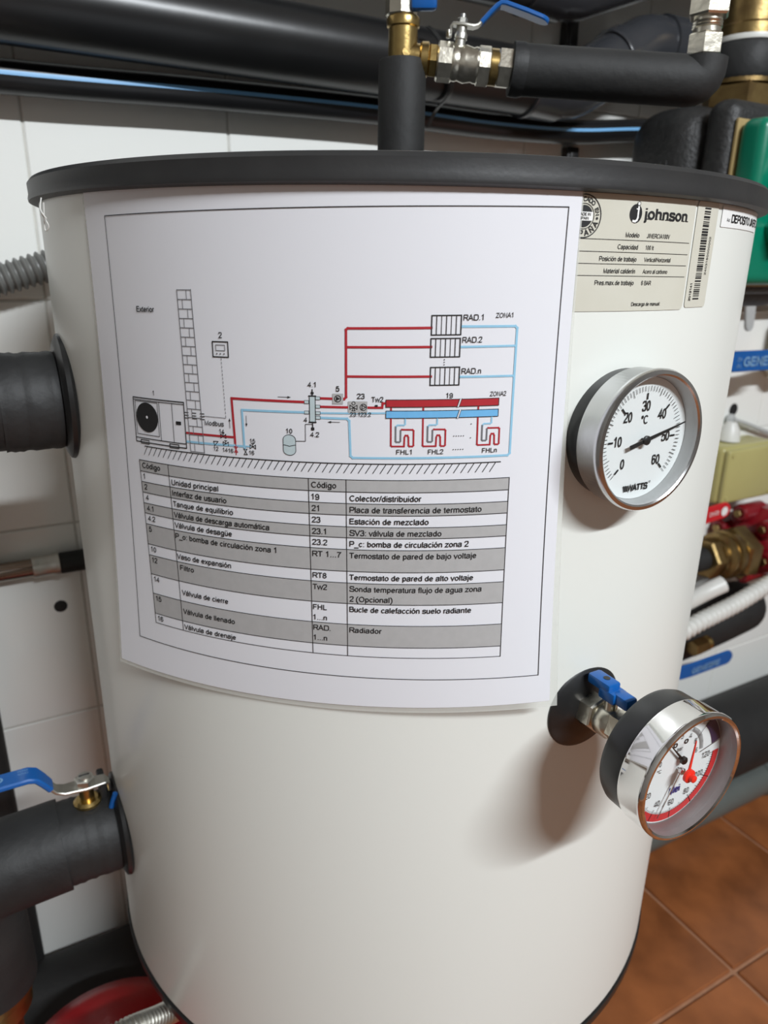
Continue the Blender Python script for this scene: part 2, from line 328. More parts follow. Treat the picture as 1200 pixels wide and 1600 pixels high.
def glyphs(st, wt=92.0):
    if (st, wt) in _tc: return _tc[(st, wt)]
    vs = []; fs = []; x = 0.0; h = wt / 2
    for ch in st:
        for pl in GL[ch]:
            pl = [p for i, p in enumerate(pl) if i == 0 or abs(p[0] - pl[i - 1][0]) + abs(p[1] - pl[i - 1][1]) > 1]
            n = len(pl); closed = n > 3 and abs(pl[0][0] - pl[-1][0]) + abs(pl[0][1] - pl[-1][1]) < 2; k0 = len(vs)
            for i, p in enumerate(pl):
                a = pl[i - 1] if i else (pl[-2] if closed else None); b = pl[i + 1] if i < n - 1 else (pl[1] if closed else None)
                ds = []
                for u, v in ((a, p), (p, b)):
                    if u is None or v is None: continue
                    L = math.hypot(v[0] - u[0], v[1] - u[1]); ds.append(((v[0] - u[0]) / L, (v[1] - u[1]) / L))
                if len(ds) == 1: nx, ny, m = -ds[0][1], ds[0][0], 1.0
                else:
                    nx, ny = -(ds[0][1] + ds[1][1]), ds[0][0] + ds[1][0]; L = math.hypot(nx, ny) or 1.0; nx /= L; ny /= L
                    m = 1.0 / max(0.45, abs(nx * -ds[0][1] + ny * ds[0][0]))
                vs += [(x + p[0] + nx * h * m, p[1] + ny * h * m), (x + p[0] - nx * h * m, p[1] - ny * h * m)]
            fs += [[k0 + 2 * i, k0 + 2 * i + 1, k0 + 2 * i + 3, k0 + 2 * i + 2] for i in range(n - 1)]
        x += ADV[ch]
    _tc[(st, wt)] = (vs, fs); return _tc[(st, wt)]
def lettering(st, cap, width=None, align='L', squeeze=1.0, bold=0.0):
    """flat glyphs; returns list of (verts2d, faces); baseline at y=0; bold = extra stroke weight in output units"""
    k = cap / CAP; vs, fs = glyphs(st, 92.0 + bold / k)
    x0 = min(v[0] for v in vs); x1 = max(v[0] for v in vs)
    sx = (width / (x1 - x0)) if width else k * squeeze
    W = (x1 - x0) * sx; dx = {'L': 0, 'C': -W / 2, 'R': -W}[align]
    return [([((x - x0) * sx + dx, y * k) for x, y in vs], fs)]
def put_text(mb, st, o, ex, ey, cap, **kw):
    o, ex, ey = V(o), V(ex).normalized(), V(ey).normalized()
    for k, (vs, fs) in enumerate(lettering(st, cap, **kw)):
        mb.add([o + ex * x + ey * y + ex.cross(ey) * (2e-6 * k) for x, y in vs], fs)

# ================================================================== the room
XL, XR, YF, YB, H = -1.25, 2.1, -3.6, 0.30, 2.72
TW, TH = 0.2085, 0.2512
wall = struct(MB().box(((XL + XR) / 2, YB + 0.0516, H / 2), (XR - XL + 0.3, 0.1, H)).build('wall_back', M_GROUT))
tile_me = None
def shared_tile(me, name, c, parent, mtl):
    o = bpy.data.objects.new(name, me); COL.objects.link(o); o.parent = parent; o.location = V(c) - wloc(parent); return o
def tile_mesh(name, size, bev, m):
    o = MB().box((0, 0, 0), size, bev, None, 1).build(name, m, None, loc=(0, 0, 0)); me = o.data; bpy.data.objects.remove(o); return me
tm = tile_mesh('tile', (TW - 0.0022, 0.008, TH - 0.0022), 0.0012, M_TILE)
for i in range(-4, 11):
    for k in range(-1, 7):
        cx = -0.256 + TW * (i + 0.5); cz = 0.0945 + TH * (k + 0.5)
        if k == -1:
            continue
        shared_tile(tm, 'tile', (cx, YB + 0.004 + random.uniform(-0.0003, 0.0003), cz), wall, M_TILE)
tm2 = tile_mesh('tile', (TW - 0.0022, 0.008, 0.0945 - 0.0022), 0.0012, M_TILE)
for i in range(-4, 11): shared_tile(tm2, 'tile', (-0.256 + TW * (i + 0.5), YB + 0.004, 0.0945 / 2), wall, M_TILE)
tm3 = tile_mesh('tile', (TW - 0.0022, 0.008, H - (0.0945 + TH * 7) - 0.002), 0.0012, M_TILE)
top0 = 0.0945 + TH * 7
for i in range(-4, 11): shared_tile(tm3, 'tile', (-0.256 + TW * (i + 0.5), YB + 0.004, (H + top0) / 2), wall, M_TILE)
floor = struct(MB().box(((XL + XR) / 2, (YF + YB) / 2, -0.056), (XR - XL + 0.3, YB - YF + 0.3, 0.1)).build('floor', M_FG))
FT = 0.302
fm = tile_mesh('tile', (FT - 0.008, FT - 0.008, 0.010), 0.002, M_FT)
for i in range(-6, 5):
    for j in range(-9, 2):
        cx = 0.661 + FT * (i + 0.5); cy = -0.062 + FT * (j - 0.5)
        if cy + FT / 2 > YB + 0.26: continue
        shared_tile(fm, 'tile', (cx, cy, -0.005 + random.uniform(-0.0005, 0.0004)), floor, M_FT)
struct(MB().box((XL - 0.05, (YF + YB) / 2, H / 2), (0.1, YB - YF, H)).build('wall_left', M_PLASTER))
struct(MB().box((XR + 0.05, (YF + YB) / 2, H / 2), (0.1, YB - YF, H)).build('wall_right', M_PLASTER))
struct(MB().box(((XL + XR) / 2, YF - 0.05, H / 2), (XR - XL + 0.2, 0.1, H)).build('wall_front', M_PLASTER))
struct(MB().box(((XL + XR) / 2, (YF + YB) / 2, H + 0.05), (XR - XL + 0.3, YB - YF + 0.3, 0.1)).build('ceiling', M_CEIL))
for (x, z, rr) in ((-0.2836, 0.7458, 0.0075), (0.9115, 0.8899, 0.0115)):
    MB().lathe([(0, 0.0), (rr * 0.55, -0.0006), (rr, 0.0), (rr * 1.08, 0.0012)], (x, YB - 0.0005, z), (0, 1, 0), 14).build('drill_hole', M_INK, wall)
# ceiling batten
bt = thing('ceiling_lamp', 'long white fluorescent batten lamp fixed under the ceiling', 'lamp', LAMP + V((0, 0, 0.1)))
MB().box(LAMP + V((0, 0, 0.06)), (1.25, 0.10, 0.08), 0.006).build('housing', M_WHITE, bt)
MB().box(LAMP + V((0, 0, -0.015)), (1.2, 0.085, 0.06), 0.02).build('diffuser', M_TUBE, bt)

# ================================================================== buffer tank
RT = 0.275
Z0, Z1, Z2 = 0.527, 1.1763, 1.1916
tank = thing('buffer_tank', 'big white cylindrical water tank with flat black lid', 'tank', (0, 0, Z0))
MB().lathe([(0, Z0 + 0.004), (RT - 0.004, Z0 + 0.004), (RT, Z0 + 0.008), (RT, 0.7), (RT, 0.9), (RT, 1.05), (RT, Z1 + 0.002), (0, Z1 + 0.002)], seg=160).build('body', M_TANK, tank)
MB().lathe([(0, Z1 + 0.0005), (0.2785, Z1), (0.2812, Z1 + 0.0012), (0.2815, Z1 + 0.003), (0.2808, Z1 + 0.006), (0.281, Z2 - 0.003), (0.279, Z2 - 0.0006), (0.276, Z2), (0, Z2)], seg=160).build('lid', M_LID, tank)
MB().lathe([(0.262, Z0 - 0.007), (0.2755, Z0 - 0.006), (0.2768, Z0 - 0.002), (0.2765, Z0 + 0.0045), (0.274, Z0 + 0.005), (0.262, Z0 + 0.002)], seg=128).build('base_ring', M_BLACK, tank)
for s in (-1, 1):
    MB().box((s * 0.13, 0.17, Z0 - 0.022), (0.04, 0.265, 0.022), 0.003).box((s * 0.13, 0.297, Z0 - 0.075), (0.04, 0.008, 0.13), 0.002).build('wall_bracket', M_BLACK, tank)
def cpt(s, z, off=0.0):   # arc length s from the tank's front, height z -> point on the shell
    a = s / RT; r = RT + off; return V((r * math.sin(a), -r * math.cos(a), z))
GX, GZT, GZM = -0.004, 1.049, 0.8665
# port rosettes
MB().lathe([(0.0105, 0), (0.030, 0.0), (0.0302, 0.0015), (0.0285, 0.003), (0.016, 0.0062), (0.0105, 0.007)], (GX, -0.2725, 0.8625), (0, -1, 0), 48).build('port_rosette', M_BLACK, tank)
for z in (1.046, 0.664):
    MB().lathe([(0.02, -0.002), (0.0435, -0.002), (0.0450, 0.0), (0.0442, 0.003), (0.039, 0.0055), (0.034, 0.006), (0.02, 0.006)], (-0.2735, -0.004, z), (-1, 0, 0), 48).build('port_rosette', M_BLACK, tank)
MB().lathe([(0.012, 0), (0.025, 0), (0.0255, 0.002), (0.021, 0.005), (0.012, 0.006)], (0.003, 0, Z2), (0, 0, 1), 32).build('port_rosette', M_BLACK, tank)
th_ = [(-0.2795, -0.065, 1.1745), (-0.281, -0.068, 1.168), (-0.2785, -0.069, 1.163), (-0.2805, -0.066, 1.166), (-0.2775, -0.067, 1.159), (-0.2795, -0.064, 1.157), (-0.2785, -0.065, 1.172)]
MB().tube(spline(th_, 6), 0.0004, 6).build('loose_thread', M_WHITE, tank)

# ---- printing on a curved sheet
class Print:
    def __init__(s, fn): s.fn = fn; s.mb = MB()
    def quad(s, x0, y0, x1, y1, off, step=7.0):
        nx = max(1, int(abs(x1 - x0) / step)); ny = max(1, int(abs(y1 - y0) / 25))
        vs = [s.fn(x0 + (x1 - x0) * i / nx, y0 + (y1 - y0) * j / ny, off) for j in range(ny + 1) for i in range(nx + 1)]
        fs = [[j * (nx + 1) + i, j * (nx + 1) + i + 1, (j + 1) * (nx + 1) + i + 1, (j + 1) * (nx + 1) + i] for j in range(ny) for i in range(nx)]
        s.mb.add(vs, fs); return s
    def line(s, pts, w, off=0.0003, step=5.0):
        for (ax, ay), (bx, by) in zip(pts, pts[1:]):
            L = math.hypot(bx - ax, by - ay)
            if L < 1e-6: continue
            dx, dy = (bx - ax) / L, (by - ay) / L; e = w * 0.5
            ax2, ay2, bx2, by2 = ax - dx * e, ay - dy * e, bx + dx * e, by + dy * e
            n = max(1, int(L / step)); vs = []
            for k in range(n + 1):
                x = ax2 + (bx2 - ax2) * k / n; y = ay2 + (by2 - ay2) * k / n
                vs += [s.fn(x - dy * e, y + dx * e, off), s.fn(x + dy * e, y - dx * e, off)]
            s.mb.add(vs, [[2 * k, 2 * k + 1, 2 * k + 3, 2 * k + 2] for k in range(n)])
        return s
    def rect(s, x0, y0, x1, y1, w, off=0.0003): return s.line([(x0, y0), (x1, y0), (x1, y1), (x0, y1), (x0, y0)], w, off)
    def disc(s, cx, cy, rx, ry, off, n=28):
        s.mb.add([s.fn(cx + rx * math.cos(2 * PI * k / n), cy + ry * math.sin(2 * PI * k / n), off) for k in range(n)], [list(range(n))]); return s
    def ring(s, cx, cy, rx, ry, w, off=0.0003, n=32, a0=0.0, a1=2 * PI):
        return s.line([(cx + rx * math.cos(a0 + (a1 - a0) * k / n), cy + ry * math.sin(a0 + (a1 - a0) * k / n)) for k in range(n + 1)], w, off)
    def poly(s, pts, off): s.mb.add([s.fn(x, y, off) for x, y in pts], [list(range(len(pts)))]); return s
    def text(s, st, x, y, cap, down=-1, ang=0.0, off=0.0004, **kw):
        ca, sa = math.cos(ang), math.sin(ang)
        for k, (vs, fs) in enumerate(lettering(st, cap, **kw)):
            s.mb.add([s.fn(x + a * ca - b * sa, y + down * (a * sa + b * ca), off + k * 4e-6) for a, b in vs], fs)
        return s
    def build(s, name, m, parent): return s.mb.build(name, m, parent, nosmooth=True)

# ================================================================== diagram sheet taped to the tank
PP = (-184.80, 1166.16, 262.27, 262.22, 0.0202, 0.0015, 0.0075, 0.0318)
def sheet(s, v, off=0.0):
    s0, z0, W, Hh, tilt, a0, a1, a2 = PP
    t = (s0 + s) / 1000 / RT; vv = max(v / Hh, 0); uu = s / W
    rho = RT + 0.0012 + off + vv * vv * max(a0 + a1 * uu + a2 * uu * uu, 0.0009)
    return V((rho * math.sin(t), -rho * math.cos(t), (z0 - v + tilt * s) / 1000))
def sheet_mesh(x0, x1, top, bot, off, n=48, m=30, th=0.00025, flare=0.0):
    mb = MB(); vs = []; fs = []
    for side in (0, 1):
        for j in range(m + 1):
            for i in range(n + 1):
                u = i / n; s = x0 + (x1 - x0) * u; a = top[0] + (top[1] - top[0]) * u; b = bot[0] + (bot[1] - bot[0]) * u
                vs.append(sheet(s + flare * u * j / m, a + (b - a) * j / m, off - side * th))
    K = (n + 1) * (m + 1)
    for j in range(m):
        for i in range(n):
            q = [j * (n + 1) + i, j * (n + 1) + i + 1, (j + 1) * (n + 1) + i + 1, (j + 1) * (n + 1) + i]
            fs.append(q); fs.append([x + K for x in reversed(q)])
    per = [i for i in range(n + 1)] + [(j + 1) * (n + 1) - 1 for j in range(1, m + 1)] + [m * (n + 1) + i for i in range(n - 1, -1, -1)] + [j * (n + 1) for j in range(m - 1, 0, -1)]
    for a, b in zip(per, per[1:] + per[:1]): fs.append([b, a, a + K, b + K])
    return mb.add(vs, fs)
notice = thing('diagram_sheet', 'white printed sheet with red and blue heating diagram and table, taped on the tank', 'notice', cpt(-0.185, 0.885))
sheet_mesh(-151.5, 138.5, (-14.0, -9.5), (285.5, 280.0), 0.0).build('paper', M_PAPER, notice)
sl = sheet_mesh(-153.5, 139.5, (-14.0, -9.4), (288.5, 284.0), -0.0004, flare=3.8).build('plastic_sleeve', M_SLEEVE, notice)
sl['label'] = 'clear plastic sleeve edge'
K = Print(sheet); KT = Print(sheet); G = Print(sheet); RD = Print(sheet); BL = Print(sheet); FG = Print(sheet); TL = Print(sheet); GR = Print(sheet); GC = Print(sheet)
K.rect(-131.1, 0, 131.1, 262.2, 0.45)
# table
rows = [139, 146, 152.7, 159.5, 166.4, 173, 180.1, 193.5, 200.8, 213.8, 227.2, 241.3, 248]
cols = [-119.2, -94.8, -2.8, 18.4, 108.2]
def lean(v): return (v - 139) / 109          # the printed table leans a little at its outer edge
for k, (a, b) in enumerate(zip(rows, rows[1:])):
    if k in (0, 2, 4, 6, 8, 10): FG.quad(cols[0] + 4.3 * lean((a + b) / 2), a, cols[-1], b, 0.00015)
for r_ in rows: K.line([(cols[0] + 4.3 * lean(r_), r_), (cols[-1], r_)], 0.38)
for c_, d_ in zip(cols, (4.3, 3.1, 1.1, 1.0, 0)): K.line([(c_, rows[0]), (c_ + d_, rows[-1])], 0.42)
left = [('Código', ''), ('1', 'Unidad principal'), ('2', 'Interfaz de usuario'), ('4', 'Tanque de equilibrio'), ('4.1', 'Válvula de descarga automática'), ('4.2', 'Válvula de desagüe'), ('5', 'P_o: bomba de circulación zona 1'), ('10', 'Vaso de expansión'), ('12', 'Filtro'), ('14', 'Válvula de cierre'), ('15', 'Válvula de llenado'), ('16', 'Válvula de drenaje')]
LW = [0, 34.1, 39.2, 43.2, 66.0, 41.7, 69.8, 39.9, 10.7, 34.6, 38.5, 38.7]; RW = [0, 39.5, 73.0, 43.9, 51.2, 66.6, 71.3, 70.1, 75.1, 69.8, 18.9, 0]
right = [('Código', ''), ('19', 'Colector/distribuidor'), ('21', 'Placa de transferencia de termostato'), ('23', 'Estación de mezclado'), ('23.1', 'SV3: válvula de mezclado'), ('23.2', 'P_c: bomba de circulación zona 2'), ('RT 1...7', 'Termostato de pared de bajo voltaje'), ('RT8', 'Termostato de pared de alto voltaje'), ('Tw2', 'Sonda temperatura flujo de agua zona'), ('FHL', 'Bucle de calefacción suelo radiante'), ('RAD.', 'Radiador'), ('', '')]
TC = 3.3
for k, (a, b) in enumerate(left):
    y = rows[k] + 4.7
    KT.text(a, cols[0] + 2.2 + 4.3 * lean(y), y, TC, bold=0.12, width=(15.5 if k == 0 else None))
    if b: KT.text(b, (-93.3 if k < 8 else -91.3) + 0.5, rows[k] + (5.15 if k < 9 else 9.0 if k == 9 else 8.6 if k == 10 else 5.3), TC, bold=0.12, width=LW[k])
for k, (a, b) in enumerate(right):
    if a: KT.text(a, cols[2] + 1.6, rows[k] + 5.1, TC, bold=0.10, width={0: 14.2, 6: 17.2}.get(k))
    if b: KT.text(b, cols[3] + 2.0, rows[k] + 5.2, TC, bold=0.12, width=RW[k])
KT.text('2 (Opcional)', cols[3] + 2.0, rows[8] + 11.6, TC, bold=0.12, width=24.8)
KT.text('1...n', cols[2] + 1.6, rows[9] + 11.8, TC, bold=0.10); KT.text('1...n', cols[2] + 1.6, rows[10] + 11.8, TC, bold=0.10)
# ground hatch
K.line([(-113, 129.8), (102.6, 129.8)], 0.55)
for i in range(54):
    x = -111 + i * 3.98; K.line([(x, 130.0), (x - 3.1, 135.0)], 0.40)
# outdoor unit
K.rect(-120.2, 100.6, -79.3, 127.4, 0.6); K.line([(-120.2, 101.9), (-79.3, 101.9)], 0.4); K.line([(-98.4, 102), (-98.4, 124.8)], 0.35); K.line([(-88.3, 102), (-88.3, 125)], 0.35)
K.rect(-118.6, 102.6, -99.8, 122.6, 0.35); K.line([(-120.2, 124.9), (-79.3, 124.9)], 0.5)
K.disc(-109.2, 112.0, 9.2, 8.9, 0.0003); K.quad(-86, 112.0, -82.2, 114.0, 0.0003); K.rect(-116, 126, -109, 128.2, 0.5); K.rect(-92, 126, -85, 128.2, 0.5)
dial_dot = Print(sheet); dial_dot.disc(-109.0, 111.8, 0.9, 0.9, 0.00045, 12)
KT.text('1', -102.6, 98.2, 2.6, bold=0.06); KT.text('Exterior', -110.2, 51.3, 3.0, width=14.2, bold=0.12)
# brick column
GR.line([(-78.4, 39.2), (-76.4, 129)], 0.45); GR.line([(-69.0, 39.0), (-66.7, 129)], 0.45)
for i in range(19):
    y = 39.2 + i * 4.98; o_ = (y - 39) / 90 * 2.0; GR.line([(-78.4 + o_, y), (-68.9 + o_, y)], 0.4)
    if i < 18: xm = -78.4 + o_ + (6.3 if i % 2 == 0 else 3.2); GR.line([(xm, y), (xm, y + 4.98)], 0.35)
for x in (-79, -73.6, -68):
    for q_ in range(3): K.line([(x, 106.2 + q_ * 1.6), (x + 2.6, 106.2 + q_ * 1.6)], 0.45)
# controller
KT.text('2', -52.9, 63.9, 3.0, bold=0.06); K.rect(-57, 65.9, -47.4, 74.0, 0.6); GC.rect(-55, 67.6, -49.4, 70.6, 0.35)
for q_ in (-54.5, -52.3, -50): GC.disc(q_, 72.3, 0.45, 0.45, 0.0003, 8)
for i in range(16): GC.line([(-52 + i * 0.06, 74.6 + i * 2.1), (-51.95 + i * 0.06, 75.7 + i * 2.1)], 0.3)
GC.line([(-51.1, 107.6), (-66, 107.4)], 0.28)
KT.text('Modbus', -65.2, 112.4, 2.7, width=12.6, bold=0.06)
K.line([(-48.8, 113.0), (-48.8, 108.2)], 0.3); K.poly([(-49.4, 109.2), (-48.2, 109.2), (-48.8, 107.4)], 0.0003)
# red / blue pipes
RD.line([(-78.3, 118.1), (-46.4, 118.1)], 1.2); RD.line([(-45.9, 121.2), (-46.8, 96.2), (-3.9, 96.5)], 1.3)
BL.line([(-78.6, 123.3), (-40.2, 122.9)], 1.2); BL.line([(-40.2, 123.6), (-40.7, 102.3), (-4.0, 102.1)], 1.2)
K.line([(-19, 94.2), (-13, 94.2)], 0.25); K.poly([(-13.6, 93.6), (-13.6, 94.8), (-11.6, 94.2)], 0.0003)
K.line([(-38.3, 105.5), (-38.3, 111)], 0.25); K.poly([(-38.9, 109.8), (-37.7, 109.8), (-38.3, 111.6)], 0.0003)
def bow(P, x, y, w, h, vert=False):
    if vert: P.line([(x - h, y - w), (x + h, y - w), (x - h, y + w), (x + h, y + w), (x - h, y - w)], 0.4)
    else: P.line([(x - w, y - h), (x + w, y + h), (x + w, y - h), (x - w, y + h), (x - w, y - h)], 0.4)
for (x, y) in ((-53.4, 118.0), (-52.0, 122.3), (-35.0, 122.8)):
    bow(K, x, y, 1.7, 1.1); K.line([(x, y), (x, y - 1.7)], 0.35); K.line([(x - 0.8, y - 1.8), (x + 0.8, y - 1.8)], 0.35)
bow(RD, -45.6, 125.0, 1.6, 1.0, True); bow(K, -39.6, 126.0, 1.6, 1.0, True); K.line([(-60, 121.4), (-57, 121.4), (-59.5, 124), (-60, 121.4)], 0.4)
RD.line([(-45.6, 121), (-45.6, 128)], 0.5); BL.line([(-39.6, 123), (-39.6, 124.3)], 0.5); BL.line([(-40, 122.8), (-36.8, 122.8)], 0.8)
for st, x, y in (('14', -55.8, 116.4), ('12', -60.2, 126.8), ('14', -54.2, 127.0), ('16', -50.5, 127.2), ('15', -36.6, 120.6), ('16', -37.4, 127.4)): KT.text(st, x, y, 2.3, bold=0.06)
# expansion vessel
FGV = Print(sheet)
FGV.disc(-13.2, 117.6, 3.5, 2.7, 0.00018); FGV.quad(-16.7, 117.4, -9.7, 123.6, 0.00019, 2); FGV.disc(-13.2, 123.6, 3.5, 2.6, 0.00018)
K.line([(-16.8, 117.6), (-16.8, 123.6)], 0.3); K.line([(-9.6, 117.6), (-9.6, 123.6)], 0.3); K.ring(-13.2, 117.6, 3.6, 2.8, 0.3, a0=PI, a1=2 * PI, n=14); K.ring(-13.2, 123.6, 3.6, 2.7, 0.3, a0=0, a1=PI, n=14)
K.line([(-16.7, 120.5), (-13.2, 121.2), (-9.7, 120.4)], 0.35)
KT.text('10', -14.9, 114.0, 2.6, bold=0.08); K.line([(-9.5, 118.2), (-4.0, 118.0), (-3.9, 108.6), (0, 108.5)], 0.3)
# balance tank 4
FGV.quad(-1.4, 93.3, 1.8, 107.2, 0.00018, 2); K.rect(-1.4, 93.3, 1.8, 107.2, 0.35); K.line([(-1.6, 93.2), (2.0, 93.2)], 0.7); K.line([(-1.6, 107.4), (2.0, 107.4)], 0.7)
K.line([(0.2, 93), (0.2, 89.8)], 0.6); K.quad(-0.6, 91.0, 1.0, 92.2, 0.0003); K.line([(0.2, 107.4), (0.2, 111.6)], 0.6); K.quad(-0.7, 110.2, 1.1, 111.8, 0.0003)
for x, y in ((-3.0, 96.5), (3.2, 94.3), (3.2, 98.8), (-3.0, 102.1), (3.2, 102.3), (3.2, 104.8)):
    K.rect(x - 1.2, y - 0.8, x + 1.2, y + 0.8, 0.3); FGV.quad(x - 1.1, y - 0.7, x + 1.1, y + 0.7, 0.00035, 2)
KT.text('4.1', -2.4, 88.4, 2.6, bold=0.08); KT.text('4.2', -1.4, 115.4, 2.6, bold=0.08); KT.text('4', -4.9, 107.4, 2.5, bold=0.08)
# zone 1
RD.line([(4.4, 94.3), (17.5, 94.4), (18.5, 93.4), (18.5, 58.6), (19.4, 57.9), (62.2, 57.8)], 1.25); RD.line([(18.8, 67.4), (62.4, 67.4)], 1.2); RD.line([(19.1, 82.5), (62.8, 82.6)], 1.2)
FG2 = Print(sheet); FG2.quad(11.2, 91.6, 16.9, 97.2, 0.00034, 3)
K.ring(14.0, 94.3, 1.7, 1.7, 0.4, 0.0005, 16); K.poly([(13.1, 93.1), (13.1, 95.5), (15.4, 94.3)], 0.0005); KT.text('5', 13.0, 90.4, 2.7, bold=0.1)
for (x, y0, y1, st, ty) in ((62.3, 51.7, 61.4, 'RAD.1', 54.3), (62.2, 63.2, 72.6, 'RAD.2', 65.5), (62.5, 77.9, 87.2, 'RAD.n', 81.5)):
    K.rect(x, y0, x + 15.2, y1, 0.6)
    for q_ in range(1, 6): K.line([(x + 15.2 * q_ / 6, y0), (x + 15.2 * q_ / 6, y1)], 0.42 if q_ % 2 else 0.32)
    KT.text(st, x + 16.3, ty, 2.9, width=10.4, bold=0.04)
for q_ in range(3): K.disc(69.5, 74.0 + q_ * 1.3, 0.3, 0.3, 0.0003, 8)
KT.text('ZONA1', 95.4, 53.2, 2.4, width=9.4, bold=0.03); KT.text('ZONA2', 94.6, 93.6, 2.4, width=9.0, bold=0.03)
BL.line([(78, 57.3), (106.4, 57.6), (107.5, 58.6), (107.6, 125.2), (106.4, 126.3), (22.2, 126.5), (20.9, 125.4), (20.2, 106.2), (19.0, 105.0), (4.3, 104.8)], 1.2)
BL.line([(78, 67.6), (107, 67.6)], 1.1); BL.line([(78.4, 83.0), (107, 83.2)], 1.1); BL.line([(4.3, 102.2), (39.6, 101.8)], 0.9)
K.line([(10, 107.0), (15, 107.0)], 0.25); K.poly([(10.4, 106.4), (10.4, 107.6), (8.4, 107.0)], 0.0003)
# zone 2
RD.line([(4.4, 98.8), (37.7, 98.9), (37.9, 96.6), (39.9, 96.5)], 1.2); FG2.quad(19.6, 95.6, 29.8, 102.0, 0.00034, 3)
K.ring(27.7, 98.7, 1.7, 1.7, 0.35, 0.0005, 16); K.line([(27.0, 97.6), (29.0, 98.7), (27.0, 99.8), (27.0, 97.6)], 0.35, 0.0005)
K.line([(20.6, 97.6), (24.4, 99.9), (24.4, 97.6), (20.6, 99.9), (20.6, 97.6)], 0.35, 0.0005); K.ring(22.5, 96.6, 0.9, 0.9, 0.3, 0.0005, 10); K.line([(22.5, 98.7), (21.7, 100.6), (23.3, 100.6), (22.5, 98.7)], 0.35, 0.0005)
KT.text('23', 24.2, 94.2, 2.7, bold=0.08); KT.text('Tw2', 32.0, 95.9, 2.7, width=6.2, bold=0.08); KT.text('23.1', 20.6, 103.6, 2.1, off=0.0006, bold=0.06); KT.text('23.2', 26.2, 103.6, 2.1, off=0.0006, bold=0.06); K.quad(33.8, 97.4, 35.3, 98.4, 0.0005, 2)
RD.quad(39.6, 94.7, 99.8, 98.6, 0.0003); TL.quad(39.7, 100.6, 99.8, 104.5, 0.0003); K.rect(39.6, 94.7, 99.8, 98.6, 0.3, 0.00045); K.rect(39.7, 100.6, 99.8, 104.5, 0.3, 0.00045)
WH = Print(sheet); WH.poly([(77.2, 98.9), (78.6, 94.4), (79.6, 94.4), (78.2, 98.9)], 0.0005); WH.poly([(77.2, 104.9), (78.6, 100.3), (79.6, 100.3), (78.2, 104.9)], 0.0005)
K.line([(77.2, 98.9), (78.6, 94.4)], 0.25, 0.0006); K.line([(79.6, 94.4), (78.2, 98.9)], 0.25, 0.0006); K.line([(77.2, 104.9), (78.6, 100.3)], 0.25, 0.0006); K.line([(79.6, 100.3), (78.2, 104.9)], 0.25, 0.0006)
KT.text('19', 71.2, 94.0, 2.6, bold=0.06)
for x, st in ((42.4, 'FHL1'), (59.4, 'FHL2'), (88.8, 'FHLn')):
    RD.line([(x, 98.8), (x, 100.0)], 0.9)
    RD.line([(x, 105.0), (x + 0.2, 119.4), (x + 0.8, 119.9), (x + 7.3, 119.9), (x + 7.4, 115.0), (x + 7.9, 113.9), (x + 9.0, 113.9), (x + 9.5, 115.0), (x + 9.7, 119.4), (x + 10.2, 119.9), (x + 11.8, 119.9), (x + 12.3, 119.4), (x + 12.2, 111.4), (x + 11.6, 110.8), (x + 5.9, 110.7), (x + 5.3, 111.2)], 0.85)
    g_ = Print(sheet); g_.line([(x + 5.3, 111.2), (x + 5.3, 117.0), (x + 4.8, 117.5), (x + 3.2, 117.5), (x + 2.7, 117.0), (x + 2.6, 109.2)], 0.8).build('grey_loop_line', M_INKG, notice)
    BL.line([(x + 2.6, 110.4), (x + 3.0, 108.8), (x + 3.6, 108.3), (x + 7.0, 108.3), (x + 7.6, 107.8), (x + 7.6, 104.6)], 0.8)
    KT.text(st, x + 3.2, 124.3, 2.6, width=8.2, bold=0.04)
for y in (114.6, 122.0):
    for q_ in range(5): K.disc(76.2 + q_ * 1.3, y, 0.3, 0.3, 0.0003, 8)
K.disc(85.3, 108.2, 0.3, 0.3, 0.0003, 8); K.disc(85.3, 115.8, 0.3, 0.3, 0.0003, 8)
for P_, n_, m_ in ((FG, 'table_shading', M_FILL), (FG2, 'pump_shading', M_FILL), (FGV, 'vessel_shading', M_FILL2), (K, 'black_lines', M_INK), (KT, 'lettering', M_INK), (GR, 'brick_column_lines', M_INKG), (GC, 'controller_lines', M_INKG), (RD, 'red_pipe_lines', M_INKR), (BL, 'blue_pipe_lines', M_INKB), (TL, 'blue_manifold_bar', M_TEAL), (WH, 'bar_break', M_PAPER), (dial_dot, 'fan_hub', M_PAPER)):
    P_.build(n_, m_, notice)

# ================================================================== labels stuck on the tank
def shell(s, z, off=0.0): return cpt(s / 1000, z / 1000, off)
def decal(s0, s1, z0, z1, off, rad=2.2):
    P = Print(lambda x, y, o: shell(x, y, o)); n = 6
    # rounded rectangle cut into vertical strips so that it bends
    N_ = max(6, int((s1 - s0) / 3)); xs = [s0 + (s1 - s0) * i / N_ for i in range(N_ + 1)]
    xs = sorted(set(xs + [s0 + rad * k / 4 for k in range(1, 5)] + [s1 - rad * k / 4 for k in range(1, 5)]))
    def inset(x):
        d = min(x - s0, s1 - x)
        return 0 if d >= rad else rad - math.sqrt(max(0, rad * rad - (rad - d) ** 2))
    vs = []
    for x in xs: vs += [shell(x, z0 + inset(x), off), shell(x, z1 - inset(x), off)]
    P.mb.add(vs, [[2 * i, 2 * i + 2, 2 * i + 3, 2 * i + 1] for i in range(len(xs) - 1)]); return P
rating = thing('rating_label', 'beige maker label with model rows stuck on the tank under the lid', 'label', shell(0, 1118))
decal(-56, 37.8, 1117.8, 1176.2, 0.0004, 2.5).build('label_face', M_LABEL, rating)
A = Print(shell); B = Print(shell); Wp = Print(shell)
for z in (1153.9, 1147.8, 1141.8, 1135.8): A.line([(-46, z + 0.35), (35.5, z)], 0.28, 0.0006)
